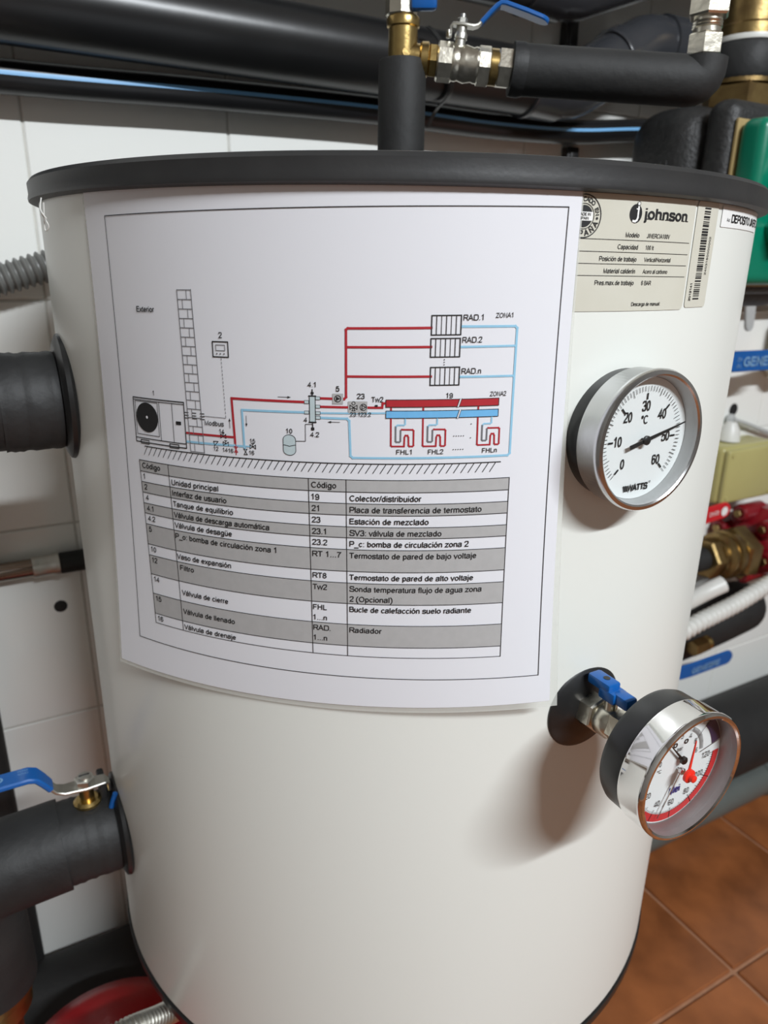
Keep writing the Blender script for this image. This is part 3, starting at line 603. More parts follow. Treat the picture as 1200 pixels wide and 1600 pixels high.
for a, b, z in (('Modelo', 'JINERCIA100V', 1155.6), ('Capacidad', '100 lt', 1149.6), ('Posición de trabajo', 'Vertical/Horizontal', 1143.5), ('Material calderín', 'Acero al carbono', 1137.4), ('Pres.max.de trabajo', '6 BAR', 1131.4)):
    kw = {} if a != 'Posición de trabajo' else {}
    A.text(a, -6.5, z, 2.35, down=1, align='R', squeeze=0.92, bold=0.07, off=0.0006)
    A.text(b, -0.8, z, 2.2, down=1, squeeze=0.86, bold=0.04, off=0.0006)
A.text('Descarga de manual:', 16.5, 1120.4, 1.95, down=1, align='R', squeeze=0.9, bold=0.05, off=0.0006)
# logo
B.disc(-10.8, 1167.3, 4.3, 4.7, 0.0006, 36); Wp.line([(-9.4, 1170.5), (-9.4, 1165.4), (-9.9, 1164.2), (-11.0, 1163.5), (-12.4, 1163.6)], 1.1, 0.0008, 2); Wp.line([(-10.6, 1169.6), (-9.0, 1169.6)], 0.6, 0.0008, 2); Wp.disc(-9.5, 1172.2, 0.8, 0.8, 0.0008, 12); B.ring(-9.5, 1172.2, 1.0, 1.0, 0.3, 0.0009, 14)
B.text('johnson', -4.6, 1164.9, 5.4, down=1, width=35, bold=0.42, off=0.0006)
for x, z in ((-2.0, 1164.9), (4.4, 1164.9), (9.5, 1164.9), (12.6, 1164.9), (14.4, 1164.9), (17.6, 1164.9), (27.2, 1164.9), (30.4, 1164.9)): B.quad(x - 0.9, z - 0.1, x + 1.2, z + 0.35, 0.0006, 3)
# round stamp
cx_, cz_ = -44.0, 1164.9
B.ring(cx_, cz_, 10.3, 10.3, 0.55, 0.0006, 48); B.ring(cx_, cz_, 6.1, 6.1, 0.35, 0.0006, 36); B.disc(cx_, cz_, 5.3, 5.3, 0.00055, 36); Wq = Print(shell); Wq.quad(cx_ - 5.3, cz_ - 2.1, cx_ + 5.3, cz_ + 2.1, 0.0007, 3)
A.text('MADE IN', cx_, cz_ + 0.3, 1.35, down=1, align='C', bold=0.05, off=0.0009); A.text('SPAIN', cx_, cz_ - 1.6, 1.35, down=1, align='C', bold=0.05, off=0.0009)
for i, ch in enumerate('FABRICADO EN'):
    if ch == ' ': continue
    a = math.radians(118 - i * 0 - (i - 1.5) * 15.5) + 0.10; a = math.radians(160 - i * 13.6)
    B.text(ch, cx_ + 7.1 * math.cos(a), cz_ + 7.1 * math.sin(a), 2.1, down=1, ang=a - PI / 2, align='C', bold=0.22, off=0.0006)
B.disc(cx_ + 8.1 * math.cos(math.radians(-6)), cz_ + 8.1 * math.sin(math.radians(-6)), 0.7, 0.7, 0.0006, 10)
for i, ch in enumerate('ESPAÑA'):
    a = math.radians(-144 + i * 23.5)
    B.text(ch, cx_ + 9.5 * math.cos(a), cz_ + 9.5 * math.sin(a), 2.7, down=1, ang=a + PI / 2, align='C', bold=0.30, off=0.0006)
A.build('lettering', M_INK, rating); B.build('emblem_print', M_INK, rating); Wp.build('emblem_white', M_WLABEL, rating); Wq.build('stamp_band', M_WLABEL, rating)
bar = thing('barcode_label', 'narrow beige barcode strip label beside the maker label', 'label', shell(51, 1119))
decal(39.8, 63.0, 1118.8, 1176.4, 0.0004, 2.0).build('label_face', M_LABEL, bar)
B = Print(shell); z = 1173.2; random.seed(11)
while z > 1123.5:
    h = random.choice((0.35, 0.5, 0.5, 0.8, 1.1)); d = (1173.2 - z) / 50 * 0.3
    B.quad(47.2 + d, z - h, 53.8 + d, z, 0.0006, 4); z -= h + random.choice((0.4, 0.5, 0.7, 0.9))
B.text('2403180000002', 58.6, 1137.0, 2.0, down=1, ang=PI / 2, width=21, off=0.0006); B.text('2012141', 45.0, 1122.4, 1.9, down=1, ang=PI / 2, width=9.8, bold=0.12, off=0.0006)
B.build('bars_and_digits', M_INK, bar)
dep = thing('tank_name_label', 'small white label with black lettering near the edge of the tank', 'label', shell(110, 1164))
decal(68.6, 152, 1163.9, 1175.2, 0.0004, 0.6).build('label_face', M_WLABEL, dep)
B = Print(shell); B.text('Aut.', 76, 1167.2, 1.9, down=1, width=5.0, off=0.0006); B.text('DEPOSITO JINERCIA 100', 83, 1166.9, 4.4, down=1, width=88, bold=0.35, off=0.0006)
B.build('lettering', M_INK, dep)

# ================================================================== dial thermometer
def polar(o, r, deg, y):   # point on a dial facing -Y, angle clockwise from the top
    a = math.radians(deg); return V((o[0] + r * math.sin(a), y, o[1] + r * math.cos(a)))
def dial_bar(mb, o, r0, r1, deg, w, y):
    a = math.radians(deg); d = V((math.sin(a), 0, math.cos(a))); p = V((d.z, 0, -d.x)) * (w / 2); c = V((o[0], y, o[1]))
    mb.add([c + d * r0 - p, c + d * r0 + p, c + d * r1 + p, c + d * r1 - p], [[0, 1, 2, 3]])
def dial_band(mb, o, r0, r1, d0, d1, y, n=40):
    vs = []
    for k in range(n + 1):
        t = d0 + (d1 - d0) * k / n; vs += [polar(o, r0, t, y), polar(o, r1, t, y)]
    mb.add(vs, [[2 * k, 2 * k + 1, 2 * k + 3, 2 * k + 2] for k in range(n)])
EX, EZ = (1, 0, 0), (0, 0, 1)
tho = (GX, GZT)
th = thing('dial_thermometer', 'round thermometer with brushed steel rim reading about 47 on the tank', 'thermometer', (GX, -0.275, GZT - 0.04))
MB().lathe([(0, -0.004), (0.0365, -0.004), (0.0375, 0.0), (0.0375, 0.0085), (0, 0.0085)], (GX, -0.2745, GZT), (0, -1, 0), 64).build('back_case', M_CASE, th)
bez = MB().lathe([(0.0372, 0.0075), (0.0385, 0.0075), (0.0392, 0.009), (0.0394, 0.021), (0.0402, 0.0222), (0.0403, 0.0245), (0.0395, 0.0262), (0.0375, 0.0266), (0.0365, 0.0258)], (GX, -0.2745, GZT), (0, -1, 0), 96).build('bezel', M_STEEL, th)
MB().lathe([(0.0366, 0.0259), (0.0364, 0.0235), (0.0352, 0.0188), (0.0352, 0.0165), (0.0372, 0.0165)], (GX, -0.2745, GZT), (0, -1, 0), 96).build('inner_ring', M_INNER2, th)
YD = -0.2930
MB().lathe([(0, 0.0165), (0.0350, 0.0165), (0.0350, 0.0182), (0, 0.0185)], (GX, -0.2745, GZT), (0, -1, 0), 64).build('dial', M_DIAL, th)
yk = YD - 0.0003
mb = MB()
for i in range(61):
    dg = -135 + i * 4.5
    if i % 10 == 0: dial_bar(mb, tho, 0.0268, 0.0300, dg, 0.00028, yk); dial_bar(mb, tho, 0.0225, 0.0262, dg, 0.0011, yk)
    elif i % 5 == 0: dial_bar(mb, tho, 0.0258, 0.0302, dg, 0.0004, yk)
    else: dial_bar(mb, tho, 0.0272, 0.0302, dg, 0.00036, yk)
mb.build('scale_marks', M_INK, th, nosmooth=True)
mb = MB()
for i in range(7):
    p = polar(tho, 0.0188, -135 + 45 * i, yk); put_text(mb, str(i * 10), p - V((0, 0, 0.0026)), EX, EZ, 0.0056, align='C', squeeze=0.74, bold=0.00025)
put_text(mb, '°C', (GX - 0.0002, yk, GZT + 0.0088), EX, EZ, 0.0048, align='C', squeeze=0.75, bold=0.0002)
put_text(mb, 'WATTS', (GX + 0.0012, yk, GZT - 0.0300), EX, EZ, 0.0036, align='C', width=0.0165, bold=0.0005)
mb.add([V((GX - 0.0105 + k * 0.0016 + a, yk, GZT - 0.0300 + b)) for k in range(2) for a, b in ((0, 0.0036), (0.0012, 0.0036), (0.0022, 0), (0.0010, 0))], [[0, 1, 2, 3], [4, 5, 6, 7]])
put_text(mb, '®', (GX + 0.0108, yk, GZT - 0.0268), EX, EZ, 0.0014, align='C')
mb.build('dial_lettering', M_INK, th, nosmooth=True)
yp = YD - 0.0035
pt = MB(); dg = 75.0; a = math.radians(dg); d = V((math.sin(a), 0, math.cos(a))); p = V((d.z, 0, -d.x)); c = V((GX, yp, GZT))
for q0, q1, w0, w1 in ((-0.0125, 0.0, 0.0012, 0.0011), (0.0, 0.0310, 0.0011, 0.0003)):
    pt.add([c + d * q0 - p * w0, c + d * q0 + p * w0, c + d * q1 + p * w1, c + d * q1 - p * w1] + [x + V((0, 0.0005, 0)) for x in (c + d * q0 - p * w0, c + d * q0 + p * w0, c + d * q1 + p * w1, c + d * q1 - p * w1)], [[0, 1, 2, 3], [7, 6, 5, 4], [0, 1, 5, 4], [1, 2, 6, 5], [2, 3, 7, 6], [3, 0, 4, 7]])
pt.lathe([(0, 0), (0.0027, 0), (0.0027, 0.0012), (0.0018, 0.0018), (0, 0.0018)], (GX, yp + 0.0006, GZT), (0, -1, 0), 20)
pt.cyl((GX, YD, GZT), (GX, yp, GZT), 0.0008, seg=10)
pt.build('pointer', M_BLACK, th)
MB().lathe([(0, 0.0245), (0.0363, 0.0243), (0.0363, 0.0235), (0, 0.0237)], (GX, -0.2745, GZT), (0, -1, 0), 64).build('glass', M_GLASS, th)

# ================================================================== pressure and temperature gauge on its shut-off cock
gz = GZM; go = (GX, gz)
ga = thing('pressure_gauge', 'round chrome rimmed gauge with red scale and red pointer', 'gauge', (GX, -0.345, gz - 0.04))
YA = -0.3235
MB().lathe([(0, 0), (0.030, 0.0), (0.0378, 0.0035), (0.0392, 0.0065), (0.0394, 0.0215), (0, 0.0215)], (GX, YA, gz), (0, -1, 0), 80).build('case', M_CASE, ga)
MB().lathe([(0.0385, 0.0195), (0.0400, 0.0195), (0.0402, 0.0205), (0.0402, 0.0335), (0.0408, 0.0345), (0.0408, 0.0365), (0.0398, 0.0380), (0.0385, 0.0382), (0.0374, 0.0374)], (GX, YA, gz), (0, -1, 0), 96).build('bezel', M_CHROME, ga)
MB().lathe([(0.0376, 0.0375), (0.0374, 0.0355), (0.0372, 0.0262), (0.0372, 0.0225), (0.0385, 0.0225)], (GX, YA, gz), (0, -1, 0), 96).build('inner_ring', M_INNER, ga)
YD2 = YA - 0.0262
MB().lathe([(0, 0.0225), (0.0372, 0.0225), (0.0372, 0.0260), (0, 0.0262)], (GX, YA, gz), (0, -1, 0), 64).build('dial', M_DIAL, ga)
y1 = YD2 - 0.0002; y2 = YD2 - 0.0004
mb = MB(); dial_band(mb, go, 0.0312, 0.0362, 89, 241, y1, 60); mb.build('red_scale_band', M_INKRB, ga, nosmooth=True)
mb = MB(); dial_band(mb, go, 0.0295, 0.0366, 43, 77, y1, 20); mb.build('violet_segment', M_VIOLET, ga, nosmooth=True)
mb = MB(); bc = (GX, gz + 0.006)
dial_band(mb, bc, 0.0180, 0.0208, 28, 88, y1, 24); mb.build('grey_scale_band', M_FILL, ga, nosmooth=True)
mb = MB()
def tdeg(T): return 240 - (T - 20) * 1.5
for T in range(20, 121, 2):
    r0 = 0.0285 if T % 10 == 0 else 0.0297; dial_bar(mb, go, r0, 0.0312, tdeg(T), 0.00030, y2)
    if T % 20 == 0 and T not in (20, 120): dial_bar(mb, go, 0.0285, 0.0362, tdeg(T), 0.0004, y2)
dial_bar(mb, go, 0.0190, 0.0366, 77.5, 0.0004, y2); dial_bar(mb, go, 0.0180, 0.0366, 42.5, 0.0003, y2)
for i in range(61):
    dial_bar(mb, bc, 0.0180, 0.0195 if i % 5 else 0.0208, -88 + i * 176 / 60, 0.00022, y2)
mb.build('scale_marks', M_INK, ga, nosmooth=True)
mb = MB()
for T in range(20, 121, 20):
    p = polar(go, 0.0248, tdeg(T), y2); put_text(mb, str(T), p - V((0, 0, 0.0017)), EX, EZ, 0.0040, align='C', squeeze=0.78, bold=0.0)
for i in range(7):
    p = polar(bc, 0.0150, -86 + i * 29, y2); put_text(mb, str(i), p - V((0, 0, 0.0014)), EX, EZ, 0.0034, align='C', squeeze=0.8)
put_text(mb, 'bar', (GX, y2, gz + 0.0115), EX, EZ, 0.0026, align='C', squeeze=0.9)
for x in (-0.0045, 0.0045): mb.lathe([(0.0009, 0), (0.0017, 0.0)], (GX + x, y2, gz + 0.0165), (0, -1, 0), 14)
put_text(mb, '°C', (GX - 0.0150, y2, gz + 0.0010), EX, EZ, 0.0024, align='C')
mb.build('dial_lettering', M_INK, ga, nosmooth=True)
mb = MB(); put_text(mb, 'Mei', (GX + 0.0012, y2, gz - 0.0185), EX, EZ, 0.0048, align='C', squeeze=0.9, bold=0.0005); mb.build('emblem_print', M_INKBL, ga, nosmooth=True)
def needle(o, deg, L, tail, w, y, hub, t=0.0006):
    m = MB(); a = math.radians(deg); d = V((math.sin(a), 0, math.cos(a))); p = V((d.z, 0, -d.x)); c = V((o[0], y, o[1]))
    A_ = [c - d * tail - p * w, c - d * tail + p * w, c + d * L + p * w * 0.25, c + d * L - p * w * 0.25]
    m.add(A_ + [x + V((0, t, 0)) for x in A_], [[0, 1, 2, 3], [7, 6, 5, 4], [0, 1, 5, 4], [1, 2, 6, 5], [2, 3, 7, 6], [3, 0, 4, 7]])
    m.lathe([(0, -0.0005), (hub, -0.0005), (hub, 0.0012), (hub * 0.7, 0.0018), (0, 0.0018)], (o[0], y, o[1]), (0, -1, 0), 20)
    return m
needle((GX + 0.0012, gz + 0.0062), -42, 0.0170, 0.003, 0.0009, YD2 - 0.0025, 0.0024).cyl((GX + 0.0012, YD2, gz + 0.0062), (GX + 0.0012, YD2 - 0.003, gz + 0.0062), 0.001, seg=8).build('pressure_pointer', M_BLACK, ga)
needle((GX + 0.0012, gz - 0.0012), 206, 0.0320, 0.002, 0.0006, YD2 - 0.0025, 0.0022).cyl((GX + 0.0012, YD2, gz - 0.0012), (GX + 0.0012, YD2 - 0.003, gz - 0.0012), 0.001, seg=8).build('temperature_pointer', M_STEEL, ga)
needle((GX, gz), 5, 0.0225, 0.0, 0.0011, YA - 0.0345, 0.0042).lathe([(0, 0), (0.0024, 0), (0.0022, 0.0036), (0.0012, 0.0042), (0, 0.0042)], (GX, YA - 0.0350, gz), (0, -1, 0), 20).build('red_pointer', M_REDP, ga)
MB().lathe([(0, 0.0335), (0.0369, 0.0335), (0.0369, 0.0342), (0, 0.0342)], (GX, YA, gz), (0, -1, 0), 64).build('glass', M_GLASS, ga)
# small ball cock between tank and gauge
ck = thing('gauge_cock', 'small nickel ball cock with blue thumb handle behind the gauge', 'valve', (GX, -0.3, gz - 0.012))
ax = (0, -1, 0)
MB().hexa((GX, -0.2735, gz - 0.003), (GX, -0.2900, gz - 0.002), 0.0125, 0.3).build('inlet_hexagon', M_NICKEL, ck)
MB().lathe([(0, 0), (0.0088, 0), (0.0105, 0.003), (0.0105, 0.011), (0.0088, 0.014), (0, 0.014)], (GX, -0.2895, gz - 0.002), ax, 28).build('ball_body', M_NICKEL, ck)
MB().hexa((GX, -0.3030, gz - 0.001), (GX, -0.3140, gz), 0.0118, 0.1).build('outlet_hexagon', M_NICKEL, ck)
MB().hexa((GX, -0.3140, gz), (GX, -0.3240, gz), 0.0095, 0.4).build('gauge_nipple', M_BRASS2, ck)
MB().cyl((GX, -0.2965, gz + 0.006), (GX, -0.2965, gz + 0.0150), 0.0042, seg=16).build('stem', M_NICKEL, ck)
h = MB(); h.box((GX, -0.2965, gz + 0.0185), (0.0120, 0.0135, 0.0080), 0.0016)
h.box((GX - 0.0005, -0.2890, gz + 0.0230), (0.0105, 0.0190, 0.0070), 0.0016).box((GX + 0.0005, -0.3060, gz + 0.0190), (0.0095, 0.0130, 0.0078), 0.0018)
hb = h.build('thumb_handle', M_BLUE, ck)
MB().cyl((GX, -0.2905, gz + 0.0262), (GX, -0.2905, gz + 0.0268), 0.0022, seg=14).build('handle_screw', M_CASE, hb)

# ================================================================== top outlet: riser, tee, valve, branch
T0 = V((0.003, 0.0, 1.2955)); E0 = V((0.194, -0.109, 1.2773)); ad = (E0 - T0).normalized(); up = V((0, 0, 1)); up = (up - ad * up.dot(ad)).normalized(); sd = ad.cross(up)
def al(t, h=0.0, s=0.0): return T0 + ad * t + up * h + sd * s
tag(MB().lathe([(0.0115, 0), (0.0195, 0.0), (0.0192, 0.03), (0.0190, 0.0955), (0.0182, 0.0975), (0.0115, 0.0975)], (0.003, 0, Z2 + 0.004), (0, 0, 1), 40).build('insulated_riser', M_FOAM), 'short black foam covered riser standing on the tank lid', 'pipe')
tee = thing('brass_tee', 'cast brass tee on top of the foam covered riser', 'pipe fitting', (0.003, 0, 1.29))
MB().lathe([(0, 0), (0.0112, 0), (0.0115, 0.008), (0.0115, 0.0265), (0.0128, 0.0275), (0.0132, 0.0325), (0.0124, 0.0340), (0.0, 0.0340)], (0.003, 0, 1.2885), (0, 0, 1), 36).build('body', M_BRASS, tee)
MB().lathe([(0, 0.002), (0.0108, 0.004), (0.0108, 0.013), (0.0125, 0.0145), (0.0128, 0.0195), (0.0118, 0.0205), (0, 0.0205)], T0, ad, 32).build('branch', M_BRASS, tee)
MB().cyl(T0 - sd * 0.010 + V((0, 0, 0.0)), T0 + V((-0.004, -0.0128, 0.001)) , 0.0030, seg=14).build('casting_mark', M_BRASS, tee)
# upper butterfly valve on the tee
bv = thing('riser_valve', 'nickel valve with blue butterfly handle above the brass tee', 'valve', (0.003, 0, 1.3225))
MB().hexa((0.001, 0, 1.3225), (0.001, 0, 1.3435), 0.0125, 0.25, 8).build('lower_hexagon', M_NICKEL, bv)
MB().lathe([(0, 0), (0.0105, 0), (0.0125, 0.006), (0.0125, 0.018), (0.0105, 0.024), (0, 0.024)], (0.001, 0, 1.3435), (0, 0, 1), 28).hexa((0.001, 0, 1.3675), (0.001, 0, 1.3835), 0.0125, 0.25, 8).build('ball_body', M_NICKEL, bv)
MB().cyl((0.001, 0, 1.3535), (0.012, -0.018, 1.3535), 0.004, seg=14).build('stem', M_NICKEL, bv)
Rz = Matrix.Rotation(math.radians(-32), 3, 'Z')
hb = MB().box((0.0115, -0.0165, 1.3395), (0.020, 0.010, 0.030), 0.003, Rz).build('thumb_handle', M_BLUE, bv)
MB().cyl(V((0.0115, -0.0165, 1.3365)) + Rz @ V((0.004, -0.0048, -0.002)), V((0.0115, -0.0165, 1.3365)) + Rz @ V((0.004, -0.0054, -0.002)), 0.0025, seg=12).build('handle_screw', M_CASE, hb)
# lever ball valve on the branch
lv = thing('lever_valve', 'nickel ball valve with raised blue lever beside the brass tee', 'valve', al(0.05, -0.017))
MB().hexa(al(0.0205), al(0.0275), 0.0125, 0.2).build('tail_nipple', M_BRASS, lv)
MB().hexa(al(0.0270), al(0.0400), 0.0142, 0.25, 8).build('inlet_hexagon', M_NICKEL, lv)
MB().lathe([(0, 0), (0.0125, 0), (0.0128, 0.003), (0.0120, 0.005), (0.0134, 0.010), (0.0120, 0.016), (0.0128, 0.018), (0.0125, 0.0205), (0, 0.0205)], al(0.0395), ad, 32).build('ball_body', M_NICKEL, lv)
MB().hexa(al(0.0590), al(0.0700), 0.0140, 0.25, 8).build('outlet_hexagon', M_NICKEL, lv)
MB().lathe([(0, 0), (0.0130, 0), (0.0130, 0.006), (0, 0.006)], al(0.0695), ad, 28).build('outlet_ring', M_BRASS, lv)
MB().hexa(al(0.0750), al(0.0880), 0.0150, 0.15).build('union_nut', M_NICKEL, lv)
ts = 0.0440
MB().cyl(al(ts, 0.010), al(ts, 0.0250), 0.0042, seg=18).lathe([(0, 0), (0.0052, 0), (0.0052, 0.003), (0.0046, 0.0045), (0, 0.0045)], al(ts, 0.0165), up, 18).build('stem', M_ZINC, lv)
MB().hexa(al(ts, 0.0270), al(ts, 0.0310), 0.0040).cyl(al(ts, 0.0305), al(ts, 0.0338), 0.0023, seg=12).build('stem_nut', M_ZINC, lv)
lp = [al(0.0355, 0.0195), al(0.0355, 0.0245), al(0.0370, 0.0262), al(ts, 0.0262), al(0.0530, 0.0258), al(0.0565, 0.0270)]
MB().ribbon(lp + [al(0.0610, 0.0318)], sd, [0.006, 0.006, 0.009, 0.0115, 0.010, 0.009, 0.009], 0.0020).build('lever_plate', M_ZINC, lv)
blp = [al(0.0585, 0.0288), al(0.0640, 0.0352), al(0.0690, 0.0405), al(0.0720, 0.0425), al(0.0755, 0.0425), al(0.0920, 0.0390), al(0.1035, 0.0362)]
MB().ribbon(blp, sd, [0.010, 0.0115, 0.013, 0.014, 0.0145, 0.015, 0.015], 0.0034, 6).build('lever_grip', M_BLUE, lv)
MB().box(al(0.0345, 0.0195), (0.0035, 0.005, 0.006), 0.001).build('stop_pin', M_ZINC, lv)
# foam covered branch with elbow, then brass coupling
br = thing('insulated_branch', 'black foam covered pipe running from the lever valve to an elbow', 'pipe', al(0.17, -0.022))
QE = V((0.2085, -0.1175, 1.2812))
pth = fillet([al(0.0905), QE, QE + V((0.0005, -0.0003, 0.0185))], 0.016, 12)
MB().tube(resample(pth, 0.003), 0.0183, 32).build('foam_sleeve', M_FOAM, br)
MB().lathe([(0.0125, 0), (0.0192, 0.001), (0.0195, 0.008), (0.0184, 0.012), (0.0125, 0.012)], al(0.0855), ad, 36).build('foam_end', M_FOAM2, br)
EP = QE.copy()
cp = thing('brass_coupling', 'bright brass compression coupling rising from the foam covered elbow', 'pipe fitting', EP + V((0, 0, 0.02)))
MB().hexa(EP + V((0, 0, 0.0170)), EP + V((0, 0, 0.0325)), 0.0138, 0.145).build('lower_hexagon', M_NICKEL, cp)
MB().lathe([(0, 0), (0.0105, 0), (0.0105, 0.004), (0.0112, 0.0045), (0.0105, 0.005), (0.0112, 0.0062), (0.0105, 0.007), (0.0112, 0.0082), (0.0105, 0.009), (0.0105, 0.013), (0, 0.013)], EP + V((0, 0, 0.032)), (0, 0, 1), 28).build('threaded_neck', M_NICKEL, cp)
MB().hexa(EP + V((0, 0, 0.0435)), EP + V((0, 0, 0.066)), 0.0160, 0.145).build('upper_hexagon', M_NICKEL, cp)
MB().cyl(EP + V((0, 0, 0.065)), EP + V((0, 0, 0.10)), 0.0125, seg=28).build('upper_tube', M_BRASS, cp)

# ================================================================== pipes on the wall above the tank
def sleeve(mb, p0, p1, r, over):
    p0, p1 = V(p0), V(p1); L = (p1 - p0).length
    return mb.lathe([(r, 0), (r + over, 0.0), (r + over * 1.3, 0.003), (r + over, 0.006), (r + over, L - 0.001), (r, L)], p0, p1 - p0, 40)
YP = 0.236; RP = 0.0365
dp = thing('drain_pipe', 'thick dark grey drain pipe along the wall just above the tank', 'pipe', (0.4, YP, 1.32))
path = fillet([(0.33, YP, 1.3555), (0.385, YP, 1.3555), (0.505, YP, 1.420), (XR, YP, 1.420)], 0.07, 12)
MB().tube(path, RP, 36).build('elbow_tube', M_PVC, dp)
MB().cyl((XL, YP, 1.3555), (0.345, YP, 1.3555), RP, seg=40).build('straight_tube', M_PVCB, dp)
dd = (V((0.505, 0, 1.420)) - V((0.385, 0, 1.3555))).normalized()
sleeve(MB(), (0.31, YP, 1.3555), (0.362, YP, 1.3555), RP, 0.003).build('socket', M_PVC, dp)
sleeve(MB(), V((0.452, YP, 1.3915)), V((0.452, YP, 1.3915)) + dd * 0.02, RP, 0.003).build('socket', M_PVC, dp)
sleeve(MB(), (0.585, YP, 1.420), (0.530, YP, 1.420), RP, 0.003).build('socket', M_PVC, dp)
dp2 = thing('upper_drain_pipe', 'dark grey drain pipe bending up on the wall above the lever valve', 'pipe', (0.4, YP, 1.43))
path = fillet([(XL, YP, 1.4640), (0.375, YP, 1.4640), (0.56, YP, 1.530), (XR, YP, 1.530)], 0.07, 12)
MB().tube(path, RP, 36).build('tube', M_PVC, dp2)
sleeve(MB(), (0.30, YP, 1.4640), (0.355, YP, 1.4640), RP, 0.003).build('socket', M_PVC, dp2)
pe = thing('water_pipe', 'thin black plastic water pipe with blue stripe along the tiled wall', 'pipe', (0.1, 0.268, 1.29))
pts = spline([(XL, 0.270, 1.287), (-0.70, 0.270, 1.292), (-0.272, 0.270, 1.300), (-0.093, 0.270, 1.3060), (0.125, 0.270, 1.3105), (0.282, 0.270, 1.3095), (0.42, 0.270, 1.3140), (0.552, 0.270, 1.3270), (0.80, 0.270, 1.345), (1.3, 0.270, 1.36), (XR, 0.270, 1.36)], 10)
MB().tube(pts, 0.0150, 28).build('tube', M_PE, pe)
vs = []; fs = []
for i, p_ in enumerate(pts):
    for a in (-4, 3, 10): t = math.radians(a); vs.append(p_ + V((0, -math.cos(t), math.sin(t))) * 0.01535)
for i in range(len(pts) - 1):
    for k in range(2): fs.append([i * 3 + k, i * 3 + k + 1, i * 3 + k + 4, i * 3 + k + 3])
MB().add(vs, fs).build('blue_stripe', M_STRIPE, pe)
def clip(x, z0, z1, lab):
    tag(MB().box((x, 0.292, (z0 + z1) / 2), (0.021, 0.014, z1 - z0), 0.002).box((x, 0.286, (z0 + z1) / 2), (0.012, 0.006, (z1 - z0) * 0.6), 0.001).build('pipe_clip', M_BLACK), lab, 'clip')
clip(0.425, 1.395, 1.50, 'black wall clip between the two dark grey drain pipes')
clip(0.445, 1.262, 1.300, 'small black wall clip under the blue striped pipe')
tag(MB().ribbon(spline([(0.139, 0.187, 1.379), (0.1475, 0.188, 1.3760), (0.158, 0.189, 1.3675), (0.172, 0.192, 1.349), (0.184, 0.206, 1.325), (0.1835, 0.235, 1.312), (0.180, 0.246, 1.295)], 6), (1, 0, 0.3), 0.006, 0.0015).build('cable_tie', M_BLACK), 'loose black cable tie hanging behind the lever valve', 'cable tie')

# ================================================================== insulated connections on the tank's side
il = thing('insulated_side_pipe', 'black foam covered pipe leaving the tank beside the paper sheet', 'pipe', (-0.32, -0.004, 1.008))
zc = 1.0440
def rough_sleeve(x0, x1, z, r, seed, y=-0.004):
    rnd_ = random.Random(seed); n = 14; pf = [(r * 0.6, 0)]
    for k in range(n + 1): pf.append((r + rnd_.uniform(-0.0006, 0.0006), abs(x1 - x0) * k / n))
    pf.append((r * 0.6, abs(x1 - x0))); return MB().lathe(pf, (x0, y, z), (x1 - x0, 0, 0), 40)
rough_sleeve(-0.2800, -0.318, zc, 0.0345, 1).build('foam_sleeve', M_FOAM2, il)
rough_sleeve(-0.316, XL, zc + 0.001, 0.0335, 2).build('foam_sleeve', M_FOAM2, il)
lo_ = thing('insulated_low_valve', 'black foam covered low connection with elbow and blue lever', 'pipe', (-0.34, -0.004, 0.50))
zc = 0.6605
rough_sleeve(-0.2795, -0.3235, zc, 0.0355, 3).build('foam_sleeve', M_FOAM2, lo_)
MB().tube(resample(fillet([(-0.3215, -0.004, zc), (-0.3965, -0.004, zc - 0.004), (-0.3965, -0.004, 0.540)], 0.030, 12), 0.005), 0.0385, 36).build('foam_elbow', M_FOAM2, lo_)
MB().lathe([(0, 0), (0.028, 0), (0.031, 0.004), (0.031, 0.018), (0.034, 0.022), (0.034, 0.034), (0, 0.034)], (-0.3965, -0.004, 0.508), (0, 0, 1), 32).build('brass_tail', M_BRASS2, lo_)
MB().cyl((-0.3965, -0.004, 0.511), (-0.3965, -0.004, 0.462), 0.02, seg=24).build('tail_tube', M_BRASS2, lo_)
MB().cyl((-0.2985, -0.004, zc + 0.030), (-0.2985, -0.004, 0.712), 0.0060, seg=18).lathe([(0.0, 0), (0.011, 0.0), (0.0115, 0.003), (0.009, 0.005), (0, 0.005)], (-0.2985, -0.004, 0.695), (0, 0, 1), 20).build('stem', M_BRASS, lo_)
lvp = [(-0.2800, -0.004, 0.7035), (-0.2805, -0.004, 0.7115), (-0.2830, -0.004, 0.7135), (-0.2985, -0.004, 0.7140), (-0.3150, -0.004, 0.7145), (-0.3215, -0.004, 0.7175), (-0.3265, -0.004, 0.7245)]
MB().ribbon(lvp, (0, 1, 0), [0.008, 0.008, 0.013, 0.017, 0.014, 0.013, 0.013], 0.0026).build('lever_plate', M_ZINC, lo_)
MB().hexa((-0.2985, -0.004, 0.7150), (-0.2985, -0.004, 0.7215), 0.0085, 0.2).lathe([(0, 0), (0.0055, 0), (0.0052, 0.002), (0, 0.0025)], (-0.2985, -0.004, 0.7214), (0, 0, 1), 18).build('stem_nut', M_ZINC, lo_)
MB().box((-0.2985, -0.004, 0.7239), (0.0085, 0.0012, 0.0006)).build('nut_slot', M_INK, lo_)
gp = [(-0.3250, -0.004, 0.7225), (-0.3300, -0.004, 0.7305), (-0.3345, -0.004, 0.7365), (-0.3400, -0.004, 0.7385), (-0.3470, -0.004, 0.7385), (-0.41, -0.004, 0.7375), (-0.450, -0.004, 0.7365)]
gr = MB().ribbon(gp, (0, 1, 0), [0.015, 0.017, 0.0185, 0.019, 0.019, 0.019, 0.019], 0.0048, 6).build('lever_grip', M_BLUE, lo_)
